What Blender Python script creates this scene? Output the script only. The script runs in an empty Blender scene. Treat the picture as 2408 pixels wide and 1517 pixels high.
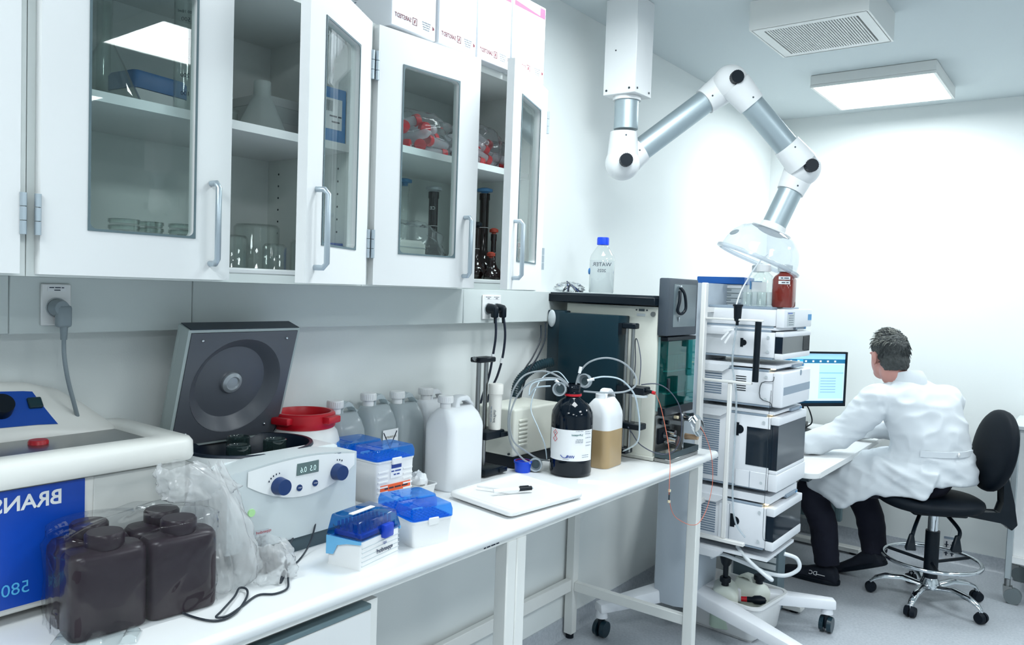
import bpy, bmesh, math, random
from mathutils import Vector, Matrix
random.seed(7)
scene = bpy.context.scene
COL = scene.collection

# ------------------------------------------------------------------ camera, world, exposure
W_PX, F_PX = 2408.0, 1835.0
cam_d = bpy.data.cameras.new('camera')
cam = bpy.data.objects.new('camera', cam_d); COL.objects.link(cam)
cam_d.sensor_fit = 'HORIZONTAL'; cam_d.sensor_width = 36.0; cam_d.lens = 36.0 * F_PX / W_PX
cam_d.clip_start = 0.02; cam_d.clip_end = 60
_R = ((0.79617977, 0.05533625, -0.60252441), (0.60402786, -0.01454704, 0.79683043), (0.03532866, -0.9983618, -0.0450067))
cam.matrix_world = Matrix(((_R[0][0], -_R[0][1], -_R[0][2], 1.7586),
                           (_R[1][0], -_R[1][1], -_R[1][2], 0.0),
                           (_R[2][0], -_R[2][1], -_R[2][2], 1.4728), (0, 0, 0, 1)))
scene.camera = cam
world = bpy.data.worlds.new('world'); scene.world = world; world.use_nodes = True
world.node_tree.nodes['Background'].inputs[0].default_value = (0.75, 0.85, 0.9, 1)
world.node_tree.nodes['Background'].inputs[1].default_value = 0.3
scene.view_settings.view_transform = 'Standard'; scene.view_settings.look = 'None'
scene.view_settings.gamma = 1.0; scene.view_settings.use_curve_mapping = False
scene.view_settings.exposure = 0.88
LAMP_POWER = 13.0            # emission strength of the ceiling panels
scene.cycles.max_bounces = 7; scene.cycles.transparent_max_bounces = 20
scene.cycles.use_light_tree = False; scene.cycles.adaptive_threshold = .06; scene.cycles.caustics_reflective = False; scene.cycles.caustics_refractive = False; scene.cycles.sample_clamp_indirect = 6.0
scene.cycles.diffuse_bounces = 3; scene.cycles.glossy_bounces = 3; scene.cycles.transmission_bounces = 3

# ------------------------------------------------------------------ materials
def lin(c):
    return tuple(((v / 255) / 12.92 if v / 255 <= .04045 else ((v / 255 + .055) / 1.055) ** 2.4) for v in c)
MATS = {}
def mat(name, rgb, rough=.5, metal=0., spec=.5, var=.04, scale=14., bump=0., bscale=120., coat=0., emit=None, es=1.):
    if name in MATS: return MATS[name]
    m = bpy.data.materials.new(name); m.use_nodes = True; MATS[name] = m
    nt = m.node_tree; N = nt.nodes; L = nt.links; p = N['Principled BSDF']
    c = lin(rgb)
    tc = N.new('ShaderNodeTexCoord')
    nz = N.new('ShaderNodeTexNoise'); nz.inputs['Scale'].default_value = scale; nz.inputs['Detail'].default_value = 3
    L.new(tc.outputs['Object'], nz.inputs['Vector'])
    mx = N.new('ShaderNodeMix'); mx.data_type = 'RGBA'
    mx.inputs[6].default_value = tuple(v * (1 - var) for v in c) + (1,)
    mx.inputs[7].default_value = tuple(min(1, v * (1 + var)) for v in c) + (1,)
    L.new(nz.outputs[0], mx.inputs[0]); L.new(mx.outputs[2], p.inputs['Base Color'])
    p.inputs['Roughness'].default_value = rough; p.inputs['Metallic'].default_value = metal
    p.inputs['Specular IOR Level'].default_value = spec
    if coat: p.inputs['Coat Weight'].default_value = coat; p.inputs['Coat Roughness'].default_value = .05
    if bump:
        n2 = N.new('ShaderNodeTexNoise'); n2.inputs['Scale'].default_value = bscale; n2.inputs['Detail'].default_value = 4
        L.new(tc.outputs['Object'], n2.inputs['Vector'])
        b = N.new('ShaderNodeBump'); b.inputs['Strength'].default_value = bump; b.inputs['Distance'].default_value = .004
        L.new(n2.outputs[0], b.inputs['Height']); L.new(b.outputs[0], p.inputs['Normal'])
    if emit:
        m.cycles.emission_sampling = 'NONE'
        p.inputs['Emission Color'].default_value = lin(emit) + (1,); p.inputs['Emission Strength'].default_value = es
    return m
def glass(name, tint=(235, 245, 243), rough=.02, ior=1.45, body=0., body_rgb=(255, 255, 255), bump=0., bscale=30., gain=1.):
    """thin clear sheet: light passes straight through, fresnel reflection, an optional cloudy body"""
    if name in MATS: return MATS[name]
    m = bpy.data.materials.new(name); m.use_nodes = True; MATS[name] = m
    nt = m.node_tree; N = nt.nodes; L = nt.links; N.remove(N['Principled BSDF']); out = N['Material Output']
    tr = N.new('ShaderNodeBsdfTransparent'); tr.inputs[0].default_value = lin(tint) + (1,)
    gl = N.new('ShaderNodeBsdfGlossy'); gl.inputs['Roughness'].default_value = rough
    fr = N.new('ShaderNodeFresnel'); fr.inputs[0].default_value = ior
    geo = N.new('ShaderNodeNewGeometry'); im = N.new('ShaderNodeMix'); im.data_type = 'FLOAT'   # same reflectance from both sides of the sheet
    im.inputs[2].default_value = ior; im.inputs[3].default_value = 1 / ior
    L.new(geo.outputs['Backfacing'], im.inputs[0]); L.new(im.outputs[0], fr.inputs[0])
    src = tr
    if body:
        df = N.new('ShaderNodeBsdfDiffuse'); tl = N.new('ShaderNodeBsdfTranslucent')
        df.inputs[0].default_value = tl.inputs[0].default_value = lin(body_rgb) + (1,)
        ad = N.new('ShaderNodeMixShader'); ad.inputs[0].default_value = .5
        L.new(df.outputs[0], ad.inputs[1]); L.new(tl.outputs[0], ad.inputs[2])
        mb = N.new('ShaderNodeMixShader'); mb.inputs[0].default_value = body
        L.new(tr.outputs[0], mb.inputs[1]); L.new(ad.outputs[0], mb.inputs[2]); src = mb
    fac = fr.outputs[0]
    if gain != 1:
        mu = N.new('ShaderNodeMath'); mu.operation = 'MULTIPLY'; mu.use_clamp = True; mu.inputs[1].default_value = gain
        L.new(fac, mu.inputs[0]); fac = mu.outputs[0]
    mx = N.new('ShaderNodeMixShader'); L.new(fac, mx.inputs[0]); L.new(src.outputs[0], mx.inputs[1]); L.new(gl.outputs[0], mx.inputs[2])
    L.new(mx.outputs[0], out.inputs[0])
    tc = N.new('ShaderNodeTexCoord'); nz = N.new('ShaderNodeTexNoise'); nz.inputs['Scale'].default_value = bscale
    nz.inputs['Detail'].default_value = 1.5; L.new(tc.outputs['Object'], nz.inputs['Vector'])
    b = N.new('ShaderNodeBump'); b.inputs['Strength'].default_value = max(bump, .01); b.inputs['Distance'].default_value = .01 if bump else .0005
    L.new(nz.outputs[0], b.inputs['Height']); L.new(b.outputs[0], gl.inputs['Normal']); L.new(b.outputs[0], fr.inputs['Normal'])
    return m

WALL = mat('wall_paint', (236, 241, 240), .75, spec=.25, var=.012, scale=3, bump=.05, bscale=300)
WALLD = mat('wall_paint_grey', (226, 233, 235), .75, spec=.25, var=.012, scale=3, bump=.05, bscale=300)
CEIL = mat('ceiling_paint', (208, 217, 219), .8, spec=.2, var=.01, scale=2)
LAM = mat('white_laminate', (238, 240, 240), .35, var=.01, scale=5)
LAMIN = mat('cabinet_interior', (234, 240, 237), .5, var=.012, scale=5)
TOP = mat('worktop_laminate', (236, 239, 240), .3, var=.012, scale=8)
STEELW = mat('white_powder_steel', (234, 236, 233), .4, var=.01)
SATIN = mat('satin_aluminium', (186, 198, 206), .38, metal=.75, var=.03, scale=40)
CHROME = mat('chrome', (215, 220, 224), .1, metal=1., var=.02)
STEEL = mat('stainless_steel', (150, 152, 152), .28, metal=.95, var=.06, scale=30)
WPLA = mat('white_plastic', (240, 241, 241), .35, var=.01)
GPLA = mat('grey_plastic', (150, 162, 168), .5, var=.03)
LGREY = mat('light_grey_plastic', (200, 208, 212), .45, var=.02)
BLK = mat('black_plastic', (3, 17, 28), .38, spec=.3, var=.1)
BLKM = mat('black_matt', (2, 11, 22), .7, spec=.2, var=.1)
SCREW = mat('screw_head', (70, 78, 84), .35, metal=.8)
RUB = mat('black_rubber', (4, 16, 28), .6, spec=.25, var=.15)
BLUE = mat('blue_plastic', (8, 84, 190), .35, var=.05)
PAPER = mat('paper_white', (243, 245, 247), .8, var=.01)
INK = mat('dark_ink', (38, 48, 66), .8, var=.1)
INKL = mat('pale_grey_ink', (140, 150, 160), .8, var=.1)
RED = mat('red_plastic', (196, 14, 34), .38, var=.06)
GLASS = glass('clear_glass', (246, 251, 250), .01)
LABG = glass('lab_glassware', (252, 254, 253), .02, 1.5, body=.03, body_rgb=(240, 248, 246), gain=1.3)

# ------------------------------------------------------------------ mesh helpers
class B:
    def __init__(s): s.bm = bmesh.new()
    def _bev(s, vs, bev, seg):
        if bev > 0:
            es = {e for v in vs for e in v.link_edges}
            bmesh.ops.bevel(s.bm, geom=list(es), offset=bev, segments=seg, affect='EDGES', profile=.5, clamp_overlap=True)
    def box(s, x0, x1, y0, y1, z0, z1, bev=0., seg=2):
        vs = [s.bm.verts.new((x, y, z)) for x in (x0, x1) for y in (y0, y1) for z in (z0, z1)]
        for f in ((0, 1, 3, 2), (4, 6, 7, 5), (0, 4, 5, 1), (2, 3, 7, 6), (0, 2, 6, 4), (1, 5, 7, 3)):
            s.bm.faces.new([vs[i] for i in f])
        s._bev(vs, bev, seg); return s
    def hexa(s, p, bev=0., seg=2):     # 8 points: bottom 4 (ccw) then top 4
        vs = [s.bm.verts.new(q) for q in p]
        for f in ((3, 2, 1, 0), (4, 5, 6, 7), (0, 1, 5, 4), (1, 2, 6, 5), (2, 3, 7, 6), (3, 0, 4, 7)):
            s.bm.faces.new([vs[i] for i in f])
        s._bev(vs, bev, seg); return s
    def loft(s, rings, cap=True, closed=False):
        R = [[s.bm.verts.new(p) for p in r] for r in rings]; n = len(R[0])
        m = len(R)
        for i in range(m if closed else m - 1):
            a, b = R[i], R[(i + 1) % m]
            for j in range(n):
                k = (j + 1) % n
                try: s.bm.faces.new((a[j], a[k], b[k], b[j]))
                except ValueError: pass
        if cap and not closed:
            for r, fl in ((R[0], True), (R[-1], False)):
                try: s.bm.faces.new(r[::-1] if fl else r)
                except ValueError: pass
        return s
    def cyl(s, p0, p1, r0, r1=None, n=24, cap=True):
        r1 = r0 if r1 is None else r1
        p0, p1 = Vector(p0), Vector(p1); d = (p1 - p0).normalized()
        u = d.orthogonal().normalized(); v = d.cross(u)
        ring = lambda p, r: [p + (u * math.cos(2 * math.pi * i / n) + v * math.sin(2 * math.pi * i / n)) * r for i in range(n)]
        return s.loft([ring(p0, r0), ring(p1, r1)], cap)
    def lathe(s, prof, o=(0, 0, 0), d=(0, 0, 1), n=32, sx=1., sy=1., cap=True):
        o, d = Vector(o), Vector(d).normalized(); u = Vector((1, 0, 0)) if abs(d.x) < .9 else Vector((0, 1, 0))
        u = (u - d * u.dot(d)).normalized(); v = d.cross(u)
        rings = [[o + d * h + (u * math.cos(2 * math.pi * i / n) * sx + v * math.sin(2 * math.pi * i / n) * sy) * max(r, 1e-5) for i in range(n)] for r, h in prof]
        return s.loft(rings, cap)
    def tube(s, pts, r, n=8, smooth=6, cap=True):
        P = spline(pts, smooth) if smooth else [Vector(p) for p in pts]
        rs = r if isinstance(r, (list, tuple)) else None
        rings = []; u = None
        for i, p in enumerate(P):
            t = (P[min(i + 1, len(P) - 1)] - P[max(i - 1, 0)]).normalized()
            u = t.orthogonal().normalized() if u is None else (u - t * u.dot(t)).normalized()
            v = t.cross(u)
            rr = r if rs is None else rs[0] + (rs[1] - rs[0]) * i / (len(P) - 1)
            rings.append([p + (u * math.cos(2 * math.pi * k / n) + v * math.sin(2 * math.pi * k / n)) * rr for k in range(n)])
        return s.loft(rings, cap)
    def prism(s, poly, axis, a, b, bev=0., seg=2):   # poly 2D, extruded along axis from a to b
        def mk(q, h): return {'x': (h, q[0], q[1]), 'y': (q[0], h, q[1]), 'z': (q[0], q[1], h)}[axis]
        A = [s.bm.verts.new(mk(q, a)) for q in poly]; C = [s.bm.verts.new(mk(q, b)) for q in poly]; n = len(poly)
        s.bm.faces.new(A[::-1]); s.bm.faces.new(C)
        for i in range(n): s.bm.faces.new((A[i], A[(i + 1) % n], C[(i + 1) % n], C[i]))
        s._bev(A + C, bev, seg); return s
    def grid(s, f, nu, nv, wrap=False):
        V = [[s.bm.verts.new(f(i / nu, j / nv)) for j in range(nv + 1)] for i in range(nu + (0 if wrap else 1))]
        m = len(V)
        for i in range(nu):
            for j in range(nv): s.bm.faces.new((V[i][j], V[(i + 1) % m][j], V[(i + 1) % m][j + 1], V[i][j + 1]))
        return s
    def sphere(s, c, r, nu=24, nv=14, sc=(1, 1, 1)):
        prof = [(r * math.sin(math.pi * k / nv), -r * math.cos(math.pi * k / nv)) for k in range(nv + 1)]
        rings = [[(c[0] + rr * math.cos(2 * math.pi * i / nu) * sc[0], c[1] + rr * math.sin(2 * math.pi * i / nu) * sc[1], c[2] + h * sc[2]) for i in range(nu)] for rr, h in [(max(a, 1e-4), b) for a, b in prof]]
        return s.loft(rings)
    def plate(s, y0, y1, z0, z1, hy0, hy1, hz0, hz1, x0, x1, r=.012, k=5):   # plate in yz with a rounded hole
        inner = []; cs = [(hy1 - r, hz1 - r, 0), (hy0 + r, hz1 - r, 90), (hy0 + r, hz0 + r, 180), (hy1 - r, hz0 + r, 270)]
        for cy, cz_, a in cs:
            inner.append([(cy + r * math.cos(math.radians(a + 90 * q / k)), cz_ + r * math.sin(math.radians(a + 90 * q / k))) for q in range(k + 1)])
        outer = [(y1, z1), (y0, z1), (y0, z0), (y1, z0)]
        lay = []
        for x in (x0, x1):
            O = [s.bm.verts.new((x, a, b)) for a, b in outer]; I = [[s.bm.verts.new((x, a, b)) for a, b in arc] for arc in inner]
            for c in range(4):
                for q in range(k): s.bm.faces.new((O[c], I[c][q], I[c][q + 1]))
                s.bm.faces.new((O[c], I[c][k], I[(c + 1) % 4][0], O[(c + 1) % 4]))
            lay.append((O, [v for arc in I for v in arc]))
        for q in (0, 1):
            a, b = lay[0][q], lay[1][q]; n = len(a)
            for i in range(n): s.bm.faces.new((a[i], a[(i + 1) % n], b[(i + 1) % n], b[i]))
        return s
    def xf(s, M): bmesh.ops.transform(s.bm, matrix=M, verts=s.bm.verts); return s
    def done(s, name, m, parent=None, smooth=True, angle=38, label=None, kind=None):
        bmesh.ops.recalc_face_normals(s.bm, faces=s.bm.faces)
        me = bpy.data.meshes.new(name); s.bm.to_mesh(me); s.bm.free()
        me.materials.append(m)
        if smooth and len(me.polygons):
            me.polygons.foreach_set('use_smooth', [True] * len(me.polygons)); me.set_sharp_from_angle(angle=math.radians(angle))
        o = bpy.data.objects.new(name, me); COL.objects.link(o)
        if parent: o.parent = parent
        if label: o['label'] = label
        if kind: o['kind'] = kind
        return o
def spline(pts, k):
    P = [Vector(p) for p in pts]
    if len(P) < 3: return P
    out = []
    for i in range(len(P) - 1):
        a, b, c, d = P[max(i - 1, 0)], P[i], P[i + 1], P[min(i + 2, len(P) - 1)]
        for j in range(k):
            t = j / k
            out.append(.5 * ((2 * b) + (c - a) * t + (2 * a - 5 * b + 4 * c - d) * t * t + (3 * b - a - 3 * c + d) * t ** 3))
    out.append(P[-1]); return out
def thing(name, label, cat, loc=(0, 0, 0), rz=0., group=None):
    o = bpy.data.objects.new(name, None); COL.objects.link(o); o.empty_display_size = .05
    o.location = loc; o.rotation_euler = (0, 0, math.radians(rz)); o['label'] = label; o['category'] = cat
    if group: o['group'] = group
    return o
def tag(o, label, cat, group=None):
    o['label'] = label; o['category'] = cat
    if group: o['group'] = group
    return o
def copy_tree(o, parent=None):
    c = o.copy(); COL.objects.link(c)
    if parent: c.parent = parent
    for ch in list(o.children): copy_tree(ch, c)
    return c
def text(body, size, o, right, up, m, parent, name='lettering', depth=.0003, align='C', sx=1., bold=0.):
    """flat lettering: o is the anchor, right/up the directions of the line and of the letters"""
    cu = bpy.data.curves.new('txt', 'FONT'); cu.body = body; cu.size = size; cu.resolution_u = 3; cu.offset = bold
    ob = bpy.data.objects.new('txt', cu); me = bpy.data.meshes.new_from_object(ob)
    bpy.data.objects.remove(ob); bpy.data.curves.remove(cu)
    if not len(me.vertices): return None
    xs = [v.co.x for v in me.vertices]; ys = [v.co.y for v in me.vertices]
    ax = {'C': (min(xs) + max(xs)) / 2, 'L': min(xs), 'R': max(xs)}[align]; ay = (min(ys) + max(ys)) / 2
    r, u, o = Vector(right).normalized(), Vector(up).normalized(), Vector(o); n = r.cross(u)
    for v in me.vertices: v.co = o + r * (v.co.x - ax) * sx + u * (v.co.y - ay)
    bm = bmesh.new(); bm.from_mesh(me)
    bpy.data.meshes.remove(me)
    b = B(); b.bm.free(); b.bm = bm
    return b.done(name, m, parent, smooth=False)
def scrawl(o, right, up, length, size, m, parent, seed=1, name='print_line'):
    """a line of print too small to read: a row of word-long dashes"""
    rnd = random.Random(seed); r, u, o = Vector(right).normalized(), Vector(up).normalized(), Vector(o); n = r.cross(u) * .0002; b = B(); x = -length / 2
    while x < length / 2 - size:
        w = min(rnd.uniform(1.2, 4.) * size, length / 2 - x); p = [o + r * a + u * c for a, c in ((x, -size * .3), (x + w, -size * .3), (x + w, size * .3), (x, size * .3))]
        b.hexa([q - n for q in p] + [q + n for q in p]); x += w + size * .6
    return b.done(name, m, parent, smooth=False, kind='stuff')
def struct(o): o['kind'] = 'structure'; return o

# ------------------------------------------------------------------ the room
CZ, YB, XR, YF = 2.6, 5.03, 5.7, -2.6
fl = bpy.data.materials.new('vinyl_floor'); fl.use_nodes = True
nt = fl.node_tree; N = nt.nodes; L = nt.links; p = N['Principled BSDF']; p.inputs['Roughness'].default_value = .42
tc = N.new('ShaderNodeTexCoord'); n1 = N.new('ShaderNodeTexNoise'); n1.inputs['Scale'].default_value = 90; n1.inputs['Detail'].default_value = 6
n2 = N.new('ShaderNodeTexNoise'); n2.inputs['Scale'].default_value = 6; rp = N.new('ShaderNodeValToRGB')
rp.color_ramp.elements[0].position = .25; rp.color_ramp.elements[0].color = lin((166, 174, 182)) + (1,)
rp.color_ramp.elements[1].position = .6; rp.color_ramp.elements[1].color = lin((192, 198, 205)) + (1,)
ad = N.new('ShaderNodeMath'); ad.operation = 'MULTIPLY_ADD'; ad.inputs[1].default_value = .75
ml = N.new('ShaderNodeMath'); ml.operation = 'MULTIPLY'; ml.inputs[1].default_value = .25
L.new(tc.outputs['Object'], n1.inputs['Vector']); L.new(tc.outputs['Object'], n2.inputs['Vector'])
L.new(n2.outputs[0], ml.inputs[0]); L.new(n1.outputs[0], ad.inputs[0]); L.new(ml.outputs[0], ad.inputs[2]); L.new(ad.outputs[0], rp.inputs[0]); L.new(rp.outputs[0], p.inputs['Base Color'])
struct(B().box(-.1, XR + .1, YF - .1, YB + .1, -.1, 0).done('floor', fl))
struct(B().box(-.1, XR + .1, YF - .1, YB + .1, CZ, CZ + .1).done('ceiling', CEIL))
struct(B().box(-.1, 0, YF - .1, YB + .1, 0, CZ).done('wall_left', WALL))
struct(B().box(0, XR, YB, YB + .1, 0, CZ).done('wall_back', WALL))
struct(B().box(XR, XR + .1, YF - .1, YB + .1, 0, CZ).done('wall_right', WALLD))
struct(B().box(0, XR, YF - .1, YF, 0, CZ).done('wall_front', WALLD))
def cove(a):   # vinyl turned up the wall
    q = [(0, 0), (.022, 0), (.012, .008), (.006, .022), (.004, .08), (0, .08)]
    return q if a > 0 else [(-x, z) for x, z in q]
struct(B().prism(cove(1), 'y', YF, YB).done('baseboard_left', fl))
struct(B().prism([(YB - a, b) for a, b in cove(1)], 'x', 0, XR).done('baseboard_back', fl))
# wiring duct along the wall under the cabinets, in three covers
for i, (a, b) in enumerate(((-2.2, .62), (.6205, 1.004), (1.0045, 1.9745), (1.976, 3.0))):
    struct(B().box(.0005, .06, a, b, 1.346, 1.462, .002, 1).done('trim_%d' % (i + 1), mat('duct_cover', (214, 222, 221), .5, var=.01)))

# ceiling lamps and vent
DIFF = bpy.data.materials.new('lamp_diffuser'); DIFF.use_nodes = True
e = DIFF.node_tree.nodes['Principled BSDF']; e.inputs['Base Color'].default_value = (.9, .93, .95, 1)
e.inputs['Emission Color'].default_value = (.90, .97, 1.0, 1); e.inputs['Emission Strength'].default_value = LAMP_POWER
DIFF.cycles.emission_sampling = 'FRONT'
nzl = DIFF.node_tree.nodes.new('ShaderNodeTexNoise'); nzl.inputs['Scale'].default_value = 80
bpl = DIFF.node_tree.nodes.new('ShaderNodeBump'); bpl.inputs['Strength'].default_value = .05
DIFF.node_tree.links.new(nzl.outputs[0], bpl.inputs['Height']); DIFF.node_tree.links.new(bpl.outputs[0], e.inputs['Normal'])
def lamp(x, y, label):
    t = thing('ceiling_lamp', label, 'ceiling lamp', (x, y, CZ), group='square ceiling lamps')
    B().box(-.285, .285, -.285, .285, -.05, -.0005, .003, 1).done('housing', STEELW, t)
    B().plate(-.285, .285, -.285, .285, -.272, .272, -.272, .272, -.006, .006, .004, 2).xf(Matrix.Translation((0, 0, -.056)) @ Matrix.Rotation(math.radians(90), 4, 'Y')).done('frame', STEELW, t)
    dq = B(); dq.bm.faces.new([dq.bm.verts.new(p_) for p_ in ((-.2715, -.2715, -.0585), (-.2715, .2715, -.0585), (.2715, .2715, -.0585), (.2715, -.2715, -.0585))]); dm = dq.done('diffuser', DIFF, t, smooth=False, label='glowing white diffuser')
    if dm.data.polygons[0].normal.z > 0: dm.data.flip_normals()
    return t
lamp(.795, 4.375, 'glowing square lamp on the ceiling above the seated person')
lamp(2.48, 2.0, 'square ceiling lamp mirrored in the glass of the left cabinet door')
for x, y, w in ((.795, 2.0, 'square ceiling lamp above the wall cabinets, out of view'), (2.48, 4.375, 'square ceiling lamp in the far right part of the room'),
                (.795, -.4, 'square ceiling lamp above the near end of the bench'), (2.48, -.4, 'square ceiling lamp behind the camera'),
                (4.2, 2.0, 'unseen square ceiling lamp added to light the second extraction arm'), (4.2, -.4, 'square ceiling lamp in the near right part of the room')): lamp(x, y, w)  # lamp over the second arm is added to brighten its mirror image
t = thing('ceiling_vent', 'white boxed ventilation grille with thin slats on the ceiling', 'vent', (0, 0, 0))
B().plate(-.20, .2, -.205, .205, -.165, .165, -.17, .17, -.0045, .0045, .002, 2).xf(Matrix.Translation((.83, 3.158, 2.4935)) @ Matrix.Rotation(math.radians(90), 4, 'Y')).done('grille_frame', STEELW, t)
bx = B()
for a in ((.615, .622, 2.955, 3.36), (1.038, 1.045, 2.955, 3.36), (.622, 1.038, 2.955, 2.962), (.622, 1.038, 3.353, 3.36)): bx.box(a[0], a[1], a[2], a[3], 2.489, CZ - .0005)
bx.done('box', STEELW, t, smooth=False)
B().box(.625, 1.035, 2.965, 3.35, 2.53, 2.535).done('cavity_shade', mat('vent_shade', (8, 24, 34), .9), t)  # near-black sheet paints the shade between the slats
sm = B().box(-.0026, .0026, -.164, .164, -.006, .006); s0 = sm.done('slat', STEELW, t)
for i in range(34):
    s = s0 if i == 0 else s0.copy()
    if i: COL.objects.link(s)
    s.location = (.83 - .16 + .32 * i / 33, 3.158, 2.4945)

# ------------------------------------------------------------------ wall cabinets
def hinge(parent, y, z, x=.0, dirn=1):
    b = B()
    for k in range(3): b.cyl((x, y, z - .033 + k * .0225), (x, y, z - .033 + k * .0225 + .0212), .0052, n=12)
    return b.done('hinge', SATIN, parent)
def door(parent, hy, sgn, ang, w=.343):
    """glazed door: hinge line at y=hy on the cabinet front; sgn +1 opens from the near side"""
    d = bpy.data.objects.new('door_pivot', None)
    b = B().plate(.0, w, 1.467, 2.073, .076, w - .076, 1.546, 1.996, .0, .02, .012)
    b.bm.faces.ensure_lookup_table()
    if sgn < 0: b.xf(Matrix.Scale(-1, 4, (0, 1, 0)))
    o = b.done('door', LAM, parent, angle=30); bpy.data.objects.remove(d)
    o.location = (.361, hy, 0); o.rotation_euler = (0, 0, math.radians(-sgn * ang))
    B().box(.007, .0115, sgn * .0722, sgn * (w - .0722), 1.542, 2.0).done('glass_pane', GLASS, o)
    bm = B().plate(.0735, w - .0735, 1.5435, 1.9985, .0775, w - .0775, 1.5475, 1.9945, .0205, .0218, .011)
    if sgn < 0: bm.xf(Matrix.Scale(-1, 4, (0, 1, 0)))
    bm.done('gasket', mat('gasket', (96, 116, 122), .6), o)
    hyy = sgn * (w - .042)
    B().tube([(.019, hyy, 1.498), (.038, hyy, 1.498), (.046, hyy, 1.5065), (.046, hyy, 1.642), (.038, hyy, 1.651), (.019, hyy, 1.651)], .0058, 12, 0).done('handle', SATIN, o, angle=60)
    for z in (1.563, 1.977): hinge(o, -sgn * .004, z, .021)
    return o
def cabinet(y0, y1, label, shelf_z, doors):
    t = thing('wall_cabinet', label, 'cabinet', (0, 0, 0)); T = .018
    b = B(); b.box(.0005, .36, y0, y0 + T, 1.463, 2.08); b.box(.0005, .36, y1 - T, y1, 1.463, 2.08)
    b.box(.0005, .36, y0 + T, y1 - T, 1.463, 1.481); b.box(.0005, .36, y0 + T, y1 - T, 2.062, 2.08); b.box(.001, .016, y0 + T, y1 - T, 1.481, 2.062)
    b.done('carcass', LAMIN, t, smooth=False)
    B().box(.345, .3605, y0 + T, y1 - T, 1.481, 1.493, .003, 1).done('bottom_rail', LAM, t)
    B().box(.0165, .33, y0 + T + .001, y1 - T - .001, shelf_z - .018, shelf_z).done('shelf', LAM, t, smooth=False)
    hb = B()
    for k in range(9):
        for x in (.06, .29):
            z = 1.53 + .03 * k
            if abs(z - shelf_z) < .03: continue
            hb.cyl((x, y1 - T - .0006, z), (x, y1 - T + .001, z), .0026, n=8); hb.cyl((x, y0 + T - .001, z), (x, y0 + T + .0006, z), .0026, n=8)
    hb.done('peg_holes', mat('peg_hole', (40, 52, 58), .7), t, smooth=False, kind='stuff')
    for d in doors: door(t, *d)
    return t
cabinet(-.18, .5335, 'white wall cabinet cut off by the left edge of the picture', 1.79, ((.518, -1, 0.), (-.165, 1, 0)))
cabinet(.535, 1.2535, 'white wall cabinet with glassware, its right door standing half open', 1.793, ((.5475, 1, .3), (1.242, -1, 28, .339)))
cabinet(1.255, 1.965, 'white wall cabinet holding bags of red capped tubes and amber flasks', 1.822, ((1.273, 1, 5.5, .335), (1.957, -1, 20)))

# ------------------------------------------------------------------ bench
ZB = .87
t = thing('lab_bench', 'long white laboratory bench with rounded front edge and square steel legs', 'bench', (0, 0, 0))
Y0, Y1 = -1.2, 2.872
prof = [(.002, .84), (.592, .84)] + [(.607 - .015 + .015 * math.cos(a), .855 + .015 * math.sin(a)) for a in [math.radians(-80 + 160 * k / 8) for k in range(9)]] + [(.59, .87), (.002, .87)]
B().prism(prof, 'y', Y0, Y1).done('worktop', TOP, t)
B().box(.55, .585, Y0, Y1 - .09, .826, .8395).done('front_rail', STEELW, t)
B().box(.012, .05, Y0, Y1 - .09, .8, .8395).done('rear_rail', STEELW, t)
def leg(x, y):
    lg = B().box(x, x + .04, y, y + .04, .02, .8258, .003, 1).done('leg', STEELW, t)
    B().cyl((x + .02, y + .02, 0), (x + .02, y + .02, .022), .017, n=16).done('leveling_foot', RUB, lg)
for y in (2.746, 1.61, 1.568, -1.1): leg(.545, y)
for y in (2.746, 1.568, -1.1): leg(.012, y)
B().box(.0525, .5445, 2.752, 2.78, .207, .245, .002, 1).done('cross_bar', STEELW, t)
B().box(.0525, .5445, 1.575, 1.6, .207, .245, .002, 1).done('cross_bar', STEELW, t)
B().box(.018, .044, 1.61, 2.7455, .206, .258, .002, 1).done('rear_stretcher', STEELW, t)
B().box(.018, .044, -1.05, 1.567, .206, .258, .002, 1).done('rear_stretcher', STEELW, t)
scrawl((.5856, 1.50, .833), (0, -1, 0), (0, 0, 1), .06, .006, INK, t, 3)
t = thing('drawer_cabinet', 'white drawer cabinet under the bench with a grey grip strip', 'cabinet', (0, 0, 0))
B().box(.02, .555, .42, 1.149, .03, .80).done('carcass', STEELW, t, smooth=False)
d = B().box(.556, .575, .425, 1.114, .42, .79, .002, 1).done('drawer_front', LAM, t)
B().box(.545, .5755, .425, 1.114, .791, .803, .002, 1).done('grip_strip', mat('grip_strip', (110, 132, 138), .4, metal=.3), d)
B().box(.556, .575, .425, 1.114, .03, .415, .002, 1).done('drawer_front', LAM, t)
for y in (.47, 1.08):
    for x in (.06, .52): B().cyl((x, y, 0), (x, y, .0305), .018, n=14).done('foot', RUB, t)
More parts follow.
